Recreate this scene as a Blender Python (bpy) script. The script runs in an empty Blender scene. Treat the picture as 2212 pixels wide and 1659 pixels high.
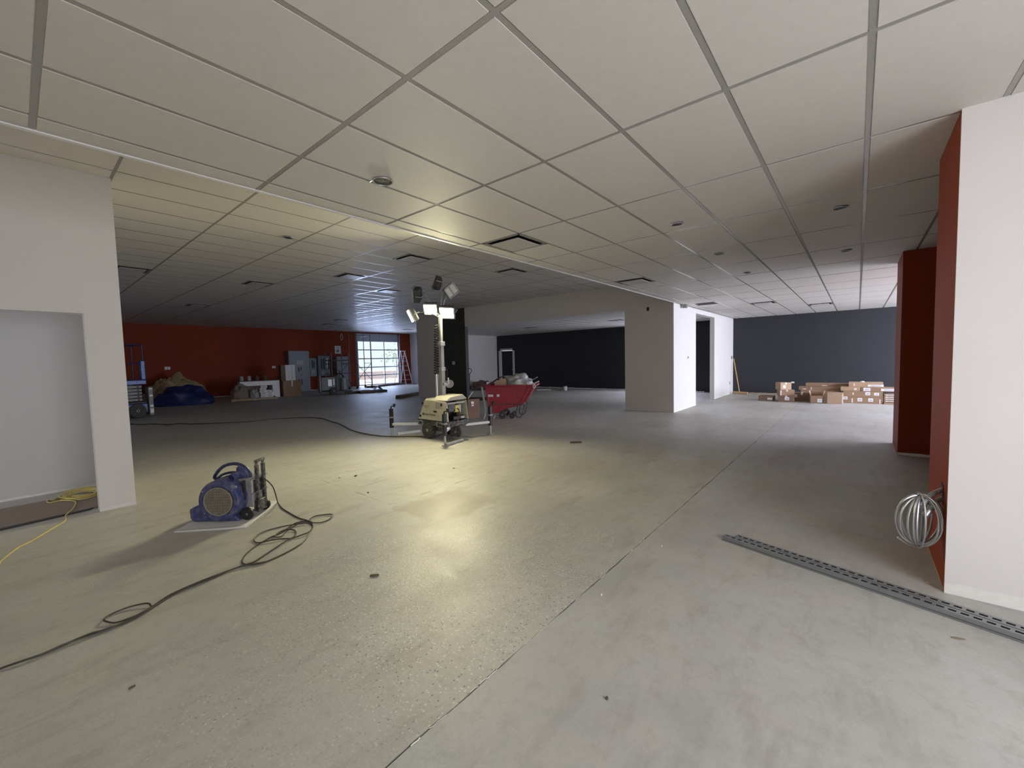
import bpy, bmesh, math, random
from mathutils import Vector, Matrix, Euler, noise

random.seed(7)
scene = bpy.context.scene
COL = scene.collection
PI = math.pi

# ------------------------------------------------------------------ camera
cam_data = bpy.data.cameras.new('camera')
cam = bpy.data.objects.new('camera', cam_data)
COL.objects.link(cam)
cam_data.sensor_fit = 'HORIZONTAL'
cam_data.sensor_width = 36.0
cam_data.lens = 36.0 * 895.26 / 2212.0
cam_data.clip_start = 0.02
cam_data.clip_end = 300
R_ = Vector((0.63919207, -0.76866235, -0.02432462))
U_ = Vector((0.06010728, 0.01840025, 0.99802232))
F_ = Vector((0.7666946, 0.63939003, -0.05796349))
M = Matrix.Identity(4)
for i in range(3):
    M[i][0] = R_[i]; M[i][1] = U_[i]; M[i][2] = -F_[i]
M[2][3] = 1.575
cam.matrix_world = M
scene.camera = cam

# ------------------------------------------------------------------ exposure, sky, daylight
vs = scene.view_settings
vs.view_transform = 'Standard'
vs.look = 'None'
vs.gamma = 1.0
vs.use_curve_mapping = False
vs.exposure = 0.0
scene.cycles.use_denoising = True
scene.cycles.max_bounces = 10
scene.cycles.diffuse_bounces = 6
scene.cycles.glossy_bounces = 4
scene.cycles.transparent_max_bounces = 12
scene.cycles.sample_clamp_indirect = 6.0

world = bpy.data.worlds.new('daylight_sky')
scene.world = world
world.use_nodes = True
wn = world.node_tree
wn.nodes.clear()
w_out = wn.nodes.new('ShaderNodeOutputWorld')
w_bg = wn.nodes.new('ShaderNodeBackground')
w_bg.inputs['Color'].default_value = (0.86, 0.93, 1.0, 1)
w_bg.inputs['Strength'].default_value = 1.25
wn.links.new(w_bg.outputs[0], w_out.inputs[0])

def area_light(name, loc, target, sx, sy, power, color, portal=False):
    d = bpy.data.lights.new(name, 'AREA')
    d.shape = 'RECTANGLE'; d.size = sx; d.size_y = sy
    d.energy = power; d.color = color
    o = bpy.data.objects.new(name, d)
    COL.objects.link(o)
    o.location = loc
    o.rotation_euler = (Vector(target) - Vector(loc)).to_track_quat('-Z', 'Z').to_euler()
    if portal:
        d.cycles.is_portal = True
    return o

sd = bpy.data.lights.new('sun', 'SUN'); sd.energy = 4.5; sd.angle = 0.01; sd.color = (1.0, 0.97, 0.92)
sun = bpy.data.objects.new('sun', sd); COL.objects.link(sun)
sun.rotation_euler = Vector((0.45, 0.03, -0.87)).to_track_quat('-Z', 'Z').to_euler()
# daylight coming through the storefront windows behind and to the right of the camera
area_light('daylight_front', (0.95, -2.80, 1.55), (0.95, 0.0, 0.80), 2.6, 2.7, 155, (0.97, 0.965, 1.0))
area_light('daylight_side', (14.4, -6.2, 1.95), (14.4, 0, -3.6), 7.6, 1.9, 1500, (0.80, 0.85, 1.0))
area_light('hall_fill', (-4.9, 7.2, 1.6), (0, 7.6, 1.4), 1.2, 1.6, 60, (0.93, 0.95, 1.0))  # added lamp inside the hall, no window is built there
area_light('back_room_fill', (18.95, 6.6, 1.55), (12, 8.2, -2.5), 2.2, 2.0, 130, (0.72, 0.78, 1.0))  # added source at an unseen window, brightens the back room
area_light('daylight_garage_door', (16.45, 26.35, 1.65), (16.45, 20, 1.3), 3.2, 3.0, 430, (0.52, 0.64, 1.0))

# ------------------------------------------------------------------ materials
def new_mat(name):
    m = bpy.data.materials.new(name)
    m.use_nodes = True
    nt = m.node_tree
    nt.nodes.clear()
    out = nt.nodes.new('ShaderNodeOutputMaterial')
    b = nt.nodes.new('ShaderNodeBsdfPrincipled')
    nt.links.new(b.outputs[0], out.inputs[0])
    return m, nt, b

def pmat(name, col, rough=0.6, metal=0.0, var=0.12, scale=6.0, bump=0.0, bscale=80.0, spec=0.5, dust=0.0, dustcol=(0.5, 0.47, 0.42)):
    m, nt, b = new_mat(name)
    b.inputs['Roughness'].default_value = rough
    b.inputs['Metallic'].default_value = metal
    b.inputs['Specular IOR Level'].default_value = spec
    tc = nt.nodes.new('ShaderNodeTexCoord')
    n = nt.nodes.new('ShaderNodeTexNoise')
    n.inputs['Scale'].default_value = scale
    n.inputs['Detail'].default_value = 4
    nt.links.new(tc.outputs['Object'], n.inputs['Vector'])
    r = nt.nodes.new('ShaderNodeMix'); r.data_type = 'RGBA'
    c0 = [max(0, c * (1 - var)) for c in col]; c1 = [min(1, c * (1 + var)) for c in col]
    r.inputs[6].default_value = (*c0, 1); r.inputs[7].default_value = (*c1, 1)
    nt.links.new(n.outputs['Fac'], r.inputs[0])
    last = r.outputs[2]
    if dust > 0:
        n2 = nt.nodes.new('ShaderNodeTexNoise')
        n2.inputs['Scale'].default_value = scale * 2.3
        n2.inputs['Detail'].default_value = 6
        nt.links.new(tc.outputs['Object'], n2.inputs['Vector'])
        cr = nt.nodes.new('ShaderNodeMapRange')
        cr.inputs[1].default_value = 0.42; cr.inputs[2].default_value = 0.72
        cr.inputs[3].default_value = 0.0; cr.inputs[4].default_value = dust
        nt.links.new(n2.outputs['Fac'], cr.inputs[0])
        mx = nt.nodes.new('ShaderNodeMix'); mx.data_type = 'RGBA'
        nt.links.new(cr.outputs[0], mx.inputs[0])
        nt.links.new(last, mx.inputs[6])
        mx.inputs[7].default_value = (*dustcol, 1)
        last = mx.outputs[2]
    nt.links.new(last, b.inputs['Base Color'])
    if bump > 0:
        nb = nt.nodes.new('ShaderNodeTexNoise')
        nb.inputs['Scale'].default_value = bscale
        nb.inputs['Detail'].default_value = 3
        nt.links.new(tc.outputs['Object'], nb.inputs['Vector'])
        bp = nt.nodes.new('ShaderNodeBump')
        bp.inputs['Strength'].default_value = bump
        bp.inputs['Distance'].default_value = 0.004
        nt.links.new(nb.outputs['Fac'], bp.inputs['Height'])
        nt.links.new(bp.outputs[0], b.inputs['Normal'])
    return m

def emat(name, col, strength):
    m, nt, b = new_mat(name)
    b.inputs['Base Color'].default_value = (0.8, 0.8, 0.7, 1)
    b.inputs['Emission Color'].default_value = (*col, 1)
    b.inputs['Emission Strength'].default_value = strength
    return m

def concrete(name, tint, aggregate, rough0):
    m, nt, b = new_mat(name)
    L = nt.links.new
    N = nt.nodes.new
    tc = N('ShaderNodeTexCoord')
    P = tc.outputs['Object']
    def noise_(scale, detail=5, rough=0.55, vec=None):
        n = N('ShaderNodeTexNoise'); n.inputs['Scale'].default_value = scale
        n.inputs['Detail'].default_value = detail; n.inputs['Roughness'].default_value = rough
        L(vec or P, n.inputs['Vector']); return n.outputs['Fac']
    def maprange(v, a, b_, c=0.0, d=1.0, smooth=False):
        r = N('ShaderNodeMapRange'); r.inputs[1].default_value = a; r.inputs[2].default_value = b_
        r.inputs[3].default_value = c; r.inputs[4].default_value = d
        if smooth: r.interpolation_type = 'SMOOTHSTEP'
        L(v, r.inputs[0]); return r.outputs[0]
    def mixc(f, a, b_):
        x = N('ShaderNodeMix'); x.data_type = 'RGBA'
        if hasattr(f, 'links'): L(f, x.inputs[0])
        else: x.inputs[0].default_value = f
        for k, v in ((6, a), (7, b_)):
            if hasattr(v, 'links'): L(v, x.inputs[k])
            else: x.inputs[k].default_value = (*v, 1)
        return x.outputs[2]
    def math_(op, a, b_):
        x = N('ShaderNodeMath'); x.operation = op
        for k, v in ((0, a), (1, b_)):
            if hasattr(v, 'links'): L(v, x.inputs[k])
            else: x.inputs[k].default_value = v
        return x.outputs[0]
    big = noise_(0.55, 6, 0.6)
    mid = noise_(2.6, 8, 0.62)
    fine = noise_(45, 4, 0.6)
    t0 = tuple(c * 0.80 for c in tint); t1 = tuple(c * 1.16 for c in tint)
    c = mixc(maprange(big, 0.3, 0.7), t0, t1)
    c = mixc(maprange(mid, 0.38, 0.72, 0, 0.55), c, tuple(v * w for v, w in zip(tint, (1.20, 1.13, 1.02))))
    # drag marks and dusty smears
    st = N('ShaderNodeMapping'); st.inputs['Scale'].default_value = (0.9, 3.2, 1); st.inputs['Rotation'].default_value = (0, 0, -0.65)
    L(P, st.inputs['Vector'])
    smear = noise_(1.6, 9, 0.7, st.outputs[0])
    c = mixc(maprange(smear, 0.52, 0.70, 0, 0.62), c, tuple(v * w for v, w in zip(tint, (0.66, 0.61, 0.56))))
    c = mixc(maprange(fine, 0.35, 0.75, 0, 0.22), c, tuple(v * 0.7 for v in tint))
    mot = noise_(9.0, 9, 0.72)
    c = mixc(maprange(mot, 0.50, 0.68, 0, 0.52), c, tuple(v * w for v, w in zip(tint, (0.74, 0.70, 0.65))))
    mot2 = noise_(0.32, 5, 0.6)
    c = mixc(maprange(mot2, 0.46, 0.66, 0, 0.30), c, tuple(v * w for v, w in zip(tint, (0.70, 0.70, 0.72))))
    # reddish dust drifting over the middle of the hall
    rd = noise_(0.9, 7, 0.65)
    sepx = N('ShaderNodeSeparateXYZ'); L(P, sepx.inputs[0])
    rmask = math_('MULTIPLY', maprange(rd, 0.48, 0.68, 0, 0.38), maprange(sepx.outputs[0], 3.0, 6.0))
    c = mixc(rmask, c, (0.33, 0.25, 0.19))
    rough = math_('ADD', maprange(mid, 0.3, 0.7, -0.07, 0.09), rough0)
    if aggregate:
        vec = N('ShaderNodeVectorMath'); vec.operation = 'DISTANCE'
        L(P, vec.inputs[0]); vec.inputs[1].default_value = (1.95, 2.15, 0)
        wob = noise_(1.7, 6, 0.6)
        dist = math_('ADD', vec.outputs['Value'], maprange(wob, 0.2, 0.8, -0.9, 0.9))
        mask = maprange(dist, 1.95, 0.75, 0, 1, True)
        vo = N('ShaderNodeTexVoronoi'); vo.inputs['Scale'].default_value = 62
        L(P, vo.inputs['Vector'])
        stone = maprange(vo.outputs['Distance'], 0.42, 0.22, 0, 1)
        csep = N('ShaderNodeSeparateColor'); L(vo.outputs['Color'], csep.inputs[0])
        pick = maprange(csep.outputs[0], 0.40, 0.45)
        f = math_('MULTIPLY', math_('MULTIPLY', stone, pick), mask)
        sc = mixc(maprange(csep.outputs[1], 0.20, 0.60), (0.20, 0.195, 0.18), (0.66, 0.65, 0.60))
        c = mixc(math_('MULTIPLY', f, 0.95), c, sc)
        rough = math_('SUBTRACT', rough, math_('MULTIPLY', mask, 0.06))
        # brown square stain by the joint crossing
        sx, sy = sepx.outputs[0], sepx.outputs[1]
        w2 = maprange(noise_(6, 5), 0.2, 0.8, -0.08, 0.08)
        bx = math_('MULTIPLY', maprange(math_('ADD', sx, w2), 2.50, 2.58), maprange(math_('ADD', sx, w2), 3.55, 3.30))
        by = math_('MULTIPLY', maprange(math_('ADD', sy, w2), 3.03, 3.12), maprange(math_('ADD', sy, w2), 3.90, 3.78))
        c = mixc(math_('MULTIPLY', math_('MULTIPLY', bx, by), 0.62), c, (0.30, 0.235, 0.18))
    L(c, b.inputs['Base Color'])
    L(rough, b.inputs['Roughness'])
    b.inputs['Specular IOR Level'].default_value = 0.45
    bp = N('ShaderNodeBump'); bp.inputs['Strength'].default_value = 0.4; bp.inputs['Distance'].default_value = 0.006
    L(noise_(38 if aggregate else 22, 6, 0.65), bp.inputs['Height'])
    L(bp.outputs[0], b.inputs['Normal'])
    return m

MAT = {}
MAT['slab_a'] = concrete('concrete_ground_slab', (0.465, 0.46, 0.43), True, 0.52)
MAT['slab_b'] = concrete('concrete_smooth_slab', (0.455, 0.457, 0.455), False, 0.46)
MAT['subfloor'] = pmat('subfloor_dark', (0.10, 0.095, 0.085), 0.9)
MAT['tile'] = pmat('ceiling_tile_mineral', (0.66, 0.63, 0.595), 0.58, var=0.06, scale=14, bump=0.10, bscale=160, spec=0.32)
MAT['tee'] = pmat('painted_steel_tee', (0.36, 0.345, 0.325), 0.19, var=0.02, spec=0.6)  # white steel greyed, shade of the tile gaps put into the colour
MAT['plate'] = pmat('diffuser_plate_enamel', (0.58, 0.555, 0.53), 0.35, var=0.02)
MAT['plenum'] = pmat('plenum_dark', (0.03, 0.03, 0.03), 0.9)
MAT['white_wall'] = pmat('white_wall_paint', (0.74, 0.715, 0.70), 0.62, var=0.03, scale=2.5, bump=0.12, bscale=140, spec=0.3)
MAT['grey_wall'] = pmat('hall_wall_paint', (0.60, 0.60, 0.60), 0.6, var=0.04, scale=2.0, bump=0.1, bscale=140, spec=0.3)
MAT['orange_wall'] = pmat('burnt_orange_paint', (0.255, 0.046, 0.017), 0.6, var=0.05, scale=3, bump=0.12, bscale=140, spec=0.12)
MAT['charcoal'] = pmat('charcoal_wall_paint', (0.032, 0.034, 0.040), 0.55, var=0.12, scale=3, bump=0.1, bscale=140, spec=0.3)
MAT['pier_grey'] = pmat('dark_grey_pier_paint', (0.060, 0.062, 0.058), 0.55, var=0.1, scale=3, spec=0.3)
MAT['raw_drywall'] = pmat('bare_drywall_edge', (0.80, 0.78, 0.75), 0.8, var=0.10, scale=18)
MAT['black'] = pmat('black_plastic', (0.018, 0.018, 0.02), 0.5, var=0.3, scale=20)
MAT['black_dusty'] = pmat('black_dusty_metal', (0.022, 0.022, 0.024), 0.5, var=0.3, scale=14, dust=0.35)
MAT['rubber'] = pmat('tyre_rubber', (0.035, 0.034, 0.032), 0.85, var=0.3, scale=20, dust=0.45, dustcol=(0.30, 0.28, 0.24))
MAT['hub'] = pmat('wheel_hub_dusty', (0.52, 0.50, 0.46), 0.55, 0.1, var=0.2, scale=20, dust=0.4)
MAT['galv'] = pmat('galvanised_steel', (0.44, 0.45, 0.46), 0.38, 0.75, var=0.12, scale=18)
MAT['strut'] = pmat('strut_steel', (0.30, 0.31, 0.32), 0.42, 0.55, var=0.12, scale=14)
MAT['mast'] = pmat('dusty_mast_steel', (0.33, 0.32, 0.30), 0.6, 0.2, var=0.2, scale=14)
MAT['steel'] = pmat('bare_steel', (0.55, 0.55, 0.55), 0.3, 0.9, var=0.1, scale=14)
MAT['alu'] = pmat('aluminium', (0.72, 0.73, 0.75), 0.35, 0.6, var=0.05)
MAT['white_plastic'] = pmat('white_plastic', (0.78, 0.77, 0.75), 0.45, var=0.03)
MAT['white_paint_metal'] = pmat('white_enamel', (0.80, 0.80, 0.80), 0.4, var=0.04)
MAT['cream'] = pmat('cream_enamel_panel', (0.66, 0.61, 0.47), 0.42, var=0.08, scale=7, dust=0.35, dustcol=(0.50, 0.44, 0.33))
MAT['cream_top'] = pmat('dusty_hood', (0.46, 0.43, 0.36), 0.6, var=0.15, scale=9, dust=0.6, dustcol=(0.40, 0.36, 0.30))
MAT['blue_plastic'] = pmat('blue_blower_plastic', (0.040, 0.052, 0.165), 0.45, var=0.18, scale=9, dust=0.5, dustcol=(0.23, 0.23, 0.26))
MAT['navy'] = pmat('navy_plastic', (0.012, 0.018, 0.085), 0.42, var=0.2, scale=9, dust=0.12)
MAT['grille'] = pmat('dusty_grille', (0.30, 0.265, 0.22), 0.5, 0.1, var=0.35, scale=25, dust=0.6, dustcol=(0.30, 0.26, 0.21))
MAT['frame_grey'] = pmat('grey_dusty_frame', (0.30, 0.30, 0.31), 0.5, 0.2, var=0.25, scale=12, dust=0.5)
MAT['red_plastic'] = pmat('red_moulded_plastic', (0.32, 0.020, 0.040), 0.48, var=0.10, scale=5, dust=0.22, dustcol=(0.36, 0.16, 0.15))
MAT['card'] = pmat('brown_cardboard', (0.30, 0.195, 0.125), 0.8, var=0.14, scale=4, bump=0.1)
MAT['card_light'] = pmat('pale_cardboard', (0.43, 0.30, 0.20), 0.8, var=0.12, scale=4, bump=0.1)
MAT['card_dark'] = pmat('dark_cardboard', (0.19, 0.125, 0.085), 0.8, var=0.14, scale=4, bump=0.1)
MAT['paper'] = pmat('white_paper', (0.82, 0.81, 0.80), 0.7, var=0.04, scale=30)
MAT['tape'] = pmat('packing_tape', (0.70, 0.66, 0.60), 0.35, var=0.08, scale=20)
MAT['bag'] = pmat('grey_plastic_bag', (0.36, 0.355, 0.345), 0.38, var=0.2, scale=9, spec=0.6)
MAT['tan_tarp'] = pmat('tan_tarp', (0.36, 0.27, 0.14), 0.75, var=0.25, scale=5)
MAT['pink_tarp'] = pmat('pinkish_paper_pile', (0.34, 0.22, 0.15), 0.8, var=0.25, scale=5)
MAT['blue_tarp'] = pmat('blue_tarp', (0.014, 0.022, 0.12), 0.5, var=0.25, scale=5)
MAT['wood'] = pmat('pallet_wood', (0.36, 0.28, 0.19), 0.75, var=0.25, scale=11)
MAT['wood_dark'] = pmat('dark_wood', (0.10, 0.075, 0.05), 0.75, var=0.3, scale=9)
MAT['wood_yellow'] = pmat('broom_wood', (0.55, 0.36, 0.15), 0.5, var=0.1, scale=9)
MAT['cab'] = pmat('grey_cabinet_enamel', (0.20, 0.225, 0.245), 0.42, 0.1, var=0.08, scale=4)
MAT['cab_dark'] = pmat('dark_breaker_face', (0.02, 0.02, 0.022), 0.4, var=0.3)
MAT['lift_blue'] = pmat('lift_blue_enamel', (0.025, 0.075, 0.25), 0.35, 0.1, var=0.15, scale=6, dust=0.15)
MAT['lift_grey'] = pmat('lift_grey_enamel', (0.20, 0.20, 0.19), 0.5, 0.1, var=0.15, scale=6, dust=0.2)
MAT['lift_top'] = pmat('lift_rail_purple_blue', (0.03, 0.03, 0.10), 0.4, 0.1)
MAT['cord_dark'] = pmat('dark_rubber_cord', (0.05, 0.043, 0.032), 0.5, var=0.3, scale=30)
MAT['cord_yellow'] = pmat('yellow_cord', (0.66, 0.56, 0.17), 0.5, var=0.15, scale=30)
MAT['cord_red'] = pmat('dusty_red_cord', (0.11, 0.045, 0.028), 0.6, var=0.3, scale=20)
MAT['foam'] = pmat('white_foam_board', (0.66, 0.65, 0.64), 0.7, var=0.05, scale=9)
MAT['hardboard'] = pmat('brown_floor_board', (0.25, 0.20, 0.16), 0.75, var=0.12, scale=5)
MAT['yellow'] = pmat('yellow_sticker', (0.75, 0.60, 0.05), 0.5)
MAT['maroon'] = pmat('rusty_brown_panel', (0.16, 0.09, 0.07), 0.6, var=0.2, scale=6)
MAT['ink'] = pmat('dark_ink', (0.03, 0.03, 0.035), 0.6)
MAT['ink_grey'] = pmat('grey_ink', (0.25, 0.24, 0.20), 0.6)
MAT['ink_blue'] = pmat('blue_print', (0.10, 0.18, 0.42), 0.6)
MAT['scrap'] = pmat('dark_scrap', (0.11, 0.085, 0.055), 0.8, var=0.3, scale=30)
MAT['scrap_white'] = pmat('pale_scrap', (0.68, 0.66, 0.60), 0.8, var=0.1, scale=30)
MAT['green_sheet'] = pmat('pale_green_sheet', (0.55, 0.66, 0.62), 0.4, var=0.1, scale=5)
MAT['outside_ground'] = pmat('outside_paving', (0.70, 0.69, 0.70), 0.9, var=0.1, scale=0.5)
MAT['block'] = pmat('pinkish_wall_block', (0.62, 0.50, 0.49), 0.9, var=0.15, scale=3)
MAT['leaf'] = pmat('tree_leaf', (0.30, 0.42, 0.25), 0.6, var=0.3, scale=3)
MAT['bark'] = pmat('tree_bark', (0.16, 0.12, 0.09), 0.9)
MAT['door_metal'] = pmat('garage_door_metal', (0.40, 0.42, 0.46), 0.45, 0.3, var=0.12, scale=3)
MAT['lamp_on'] = emat('lit_lamp_face', (1.0, 0.93, 0.62), 45.0)
MAT['lamp_side'] = emat('lit_side_lamp_face', (1.0, 0.93, 0.66), 34.0)
MAT['led_off'] = pmat('unlit_led_panel', (0.55, 0.55, 0.48), 0.3, var=0.05)
MAT['lamp_body'] = pmat('lamp_housing', (0.06, 0.06, 0.06), 0.45, 0.3, var=0.2)

def glass_mat():
    m = bpy.data.materials.new('window_glass')
    m.use_nodes = True
    nt = m.node_tree; nt.nodes.clear()
    out = nt.nodes.new('ShaderNodeOutputMaterial')
    tr = nt.nodes.new('ShaderNodeBsdfTransparent'); tr.inputs[0].default_value = (0.93, 0.95, 0.95, 1)
    gl = nt.nodes.new('ShaderNodeBsdfGlossy'); gl.inputs['Roughness'].default_value = 0.05
    fr = nt.nodes.new('ShaderNodeFresnel'); fr.inputs[0].default_value = 1.45
    mx = nt.nodes.new('ShaderNodeMixShader')
    nt.links.new(fr.outputs[0], mx.inputs[0]); nt.links.new(tr.outputs[0], mx.inputs[1]); nt.links.new(gl.outputs[0], mx.inputs[2])
    nt.links.new(mx.outputs[0], out.inputs[0])
    return m
MAT['glass'] = glass_mat()

# ------------------------------------------------------------------ mesh builder
class MB:
    def __init__(self):
        self.v = []; self.f = []
    def add(self, vs_, fs_):
        o = len(self.v)
        self.v += [tuple(p) for p in vs_]
        self.f += [tuple(i + o for i in q) for q in fs_]
        return self
    def b(self, x0, x1, y0, y1, z0, z1):
        return self.add([(x0, y0, z0), (x1, y0, z0), (x1, y1, z0), (x0, y1, z0), (x0, y0, z1), (x1, y0, z1), (x1, y1, z1), (x0, y1, z1)],
                        [(0, 3, 2, 1), (4, 5, 6, 7), (0, 1, 5, 4), (1, 2, 6, 5), (2, 3, 7, 6), (3, 0, 4, 7)])
    def box(self, c, s, rot=None):
        c = Vector(c); h = Vector(s) / 2
        Rm = Euler(rot).to_matrix() if rot is not None and not isinstance(rot, Matrix) else (rot or Matrix.Identity(3))
        pts = [c + Rm @ Vector((sx * h.x, sy * h.y, sz * h.z)) for sz in (-1, 1) for sx, sy in ((-1, -1), (1, -1), (1, 1), (-1, 1))]
        return self.add(pts, [(0, 3, 2, 1), (4, 5, 6, 7), (0, 1, 5, 4), (1, 2, 6, 5), (2, 3, 7, 6), (3, 0, 4, 7)])
    def bar(self, p0, p1, w, h=None):
        """square bar between two points"""
        p0 = Vector(p0); p1 = Vector(p1); d = p1 - p0
        q = d.to_track_quat('Z', 'Y').to_matrix()
        return self.box((p0 + p1) / 2, (w, h or w, d.length), q)
    def cyl(self, p0, p1, r0, r1=None, n=14):
        p0 = Vector(p0); p1 = Vector(p1); r1 = r0 if r1 is None else r1
        q = (p1 - p0).to_track_quat('Z', 'Y').to_matrix()
        vs_ = []
        for p, r in ((p0, r0), (p1, r1)):
            for k in range(n):
                a = 2 * PI * k / n
                vs_.append(p + q @ Vector((r * math.cos(a), r * math.sin(a), 0)))
        fs_ = [(k, (k + 1) % n, n + (k + 1) % n, n + k) for k in range(n)]
        fs_ += [tuple(range(n - 1, -1, -1)), tuple(range(n, 2 * n))]
        return self.add(vs_, fs_)
    def tube(self, pts, r, n=8, closed=False):
        P = [Vector(p) for p in pts]
        m = len(P); vs_ = []; prev = None
        for i in range(m):
            a = P[(i - 1) % m] if (closed or i > 0) else P[i]
            c = P[(i + 1) % m] if (closed or i < m - 1) else P[i]
            t = (c - a).normalized()
            if prev is None:
                up = Vector((0, 0, 1)) if abs(t.z) < 0.9 else Vector((1, 0, 0))
                x = t.cross(up).normalized()
            else:
                x = (prev - t * prev.dot(t))
                x = x.normalized() if x.length > 1e-6 else t.orthogonal().normalized()
            prev = x
            y = t.cross(x)
            for k in range(n):
                an = 2 * PI * k / n
                vs_.append(P[i] + x * (r * math.cos(an)) + y * (r * math.sin(an)))
        fs_ = []
        for i in range(m if closed else m - 1):
            j = (i + 1) % m
            for k in range(n):
                fs_.append((i * n + k, i * n + (k + 1) % n, j * n + (k + 1) % n, j * n + k))
        if not closed:
            fs_ += [tuple(range(n - 1, -1, -1)), tuple(range((m - 1) * n, m * n))]
        return self.add(vs_, fs_)
    def prism(self, poly, axis, a, b_):
        """poly: 2D points; axis 'x': (y,z), 'y': (x,z), 'z': (x,y)"""
        def p3(p, h):
            return {'x': (h, p[0], p[1]), 'y': (p[0], h, p[1]), 'z': (p[0], p[1], h)}[axis]
        n = len(poly)
        vs_ = [p3(p, a) for p in poly] + [p3(p, b_) for p in poly]
        fs_ = [(k, (k + 1) % n, n + (k + 1) % n, n + k) for k in range(n)] + [tuple(range(n - 1, -1, -1)), tuple(range(n, 2 * n))]
        return self.add(vs_, fs_)
    def lathe(self, prof, origin, direction, n=24):
        o = Vector(origin); q = Vector(direction).to_track_quat('Z', 'Y').to_matrix()
        vs_ = []; m = len(prof)
        for r, h in prof:
            for k in range(n):
                a = 2 * PI * k / n
                vs_.append(o + q @ Vector((r * math.cos(a), r * math.sin(a), h)))
        fs_ = [(i * n + k, i * n + (k + 1) % n, (i + 1) * n + (k + 1) % n, (i + 1) * n + k) for i in range(m - 1) for k in range(n)]
        fs_ += [tuple(range(n - 1, -1, -1)), tuple(range((m - 1) * n, m * n))]
        return self.add(vs_, fs_)
    def torus(self, c, axis, R, r, n=28, k=8):
        q = Vector(axis).to_track_quat('Z', 'Y').to_matrix(); c = Vector(c)
        return self.tube([c + q @ Vector((R * math.cos(2 * PI * i / n), R * math.sin(2 * PI * i / n), 0)) for i in range(n)], r, k, True)
    def blob(self, c, s, seed=0, amp=0.25, freq=2.2, nu=22, nv=12, flat=True, fold=0.0):
        c = Vector(c); s = Vector(s); vs_ = []; fs_ = []
        for j in range(nv + 1):
            th = (PI / 2 if flat else PI) * j / nv
            for i in range(nu):
                ph = 2 * PI * i / nu
                d = Vector((math.sin(th) * math.cos(ph), math.sin(th) * math.sin(ph), math.cos(th)))
                k = 1 + amp * noise.noise(d * freq + Vector((seed * 3.1, seed * 1.7, seed)))
                if fold: k += fold * abs(noise.noise(d * freq * 3 + Vector((seed, 5.0, 2.0))))
                p = Vector((d.x * s.x, d.y * s.y, d.z * s.z)) * k
                if flat and j == nv: p.z = 0
                vs_.append(c + p)
        for j in range(nv):
            for i in range(nu):
                a = j * nu + i; b_ = j * nu + (i + 1) % nu
                fs_.append((a, a + nu, b_ + nu, b_))
        if flat: fs_.append(tuple(nv * nu + i for i in range(nu - 1, -1, -1)))
        return self.add(vs_, fs_)
    def mesh(self, name, material, smooth=True):
        me = bpy.data.meshes.new(name)
        me.from_pydata(self.v, [], self.f)
        me.materials.append(MAT[material] if isinstance(material, str) else material)
        bm = bmesh.new(); bm.from_mesh(me)
        bmesh.ops.recalc_face_normals(bm, faces=bm.faces)
        bm.to_mesh(me); bm.free()
        if smooth:
            me.polygons.foreach_set('use_smooth', [True] * len(me.polygons))
            me.set_sharp_from_angle(angle=math.radians(38))
        me.update()
        return me
    def build(self, name, material, parent=None, bevel=0.0, seg=2, loc=None, smooth=True):
        o = bpy.data.objects.new(name, self.mesh(name, material, smooth))
        COL.objects.link(o)
        if parent is not None: o.parent = parent
        if loc is not None: o.location = loc
        if bevel > 0:
            md = o.modifiers.new('edge', 'BEVEL'); md.width = bevel; md.segments = seg; md.limit_method = 'ANGLE'; md.angle_limit = math.radians(40)
        return o

def tag(o, label, cat, group=None, kind=None):
    o['label'] = label; o['category'] = cat
    if group: o['group'] = group
    if kind: o['kind'] = kind
    return o

def thing(name, label, cat, loc=(0, 0, 0), rotz=0.0, group=None):
    o = bpy.data.objects.new(name, None)
    o.empty_display_size = 0.1
    COL.objects.link(o)
    o.location = loc; o.rotation_euler = (0, 0, rotz)
    return tag(o, label, cat, group)

def struct(name, mb, material, parent=None, bevel=0.0, smooth=False):
    o = mb.build(name, material, parent, bevel, smooth=smooth)
    if parent is None: o['kind'] = 'structure'
    return o

def copy_tree(root, loc, rotz=None, label=None, group=None):
    r = root.copy(); COL.objects.link(r); r.location = loc
    if rotz is not None: r.rotation_euler = (0, 0, rotz)
    if label: r['label'] = label
    if group: r['group'] = group
    for ch in list(root.children):
        c = ch.copy(); COL.objects.link(c); c.parent = r
        for g in list(ch.children):
            d = g.copy(); COL.objects.link(d); d.parent = c
    return r

def text_obj(name, s, size, loc, rot, material, parent, depth=0.0008):
    cu = bpy.data.curves.new(name, 'FONT')
    cu.body = s; cu.size = size; cu.extrude = depth; cu.resolution_u = 3
    t = bpy.data.objects.new(name, cu); COL.objects.link(t)
    dg = bpy.context.evaluated_depsgraph_get()
    me = bpy.data.meshes.new_from_object(t.evaluated_get(dg))
    bpy.data.objects.remove(t)
    me.materials.clear(); me.materials.append(MAT[material])
    o = bpy.data.objects.new(name, me); COL.objects.link(o)
    o.parent = parent; o.location = loc; o.rotation_euler = rot
    return o

def spline(pts, per=10, closed=False):
    P = [Vector(p) for p in pts]; n = len(P); out = []
    for i in range(n if closed else n - 1):
        p0 = P[(i - 1) % n] if (closed or i > 0) else P[i]
        p1 = P[i]; p2 = P[(i + 1) % n]
        p3 = P[(i + 2) % n] if (closed or i < n - 2) else p2
        for k in range(per):
            t = k / per
            out.append(0.5 * ((2 * p1) + (p2 - p0) * t + (2 * p0 - 5 * p1 + 4 * p2 - p3) * t * t + (-p0 + 3 * p1 - 3 * p2 + p3) * t ** 3))
    if not closed: out.append(P[-1])
    return out

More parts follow.
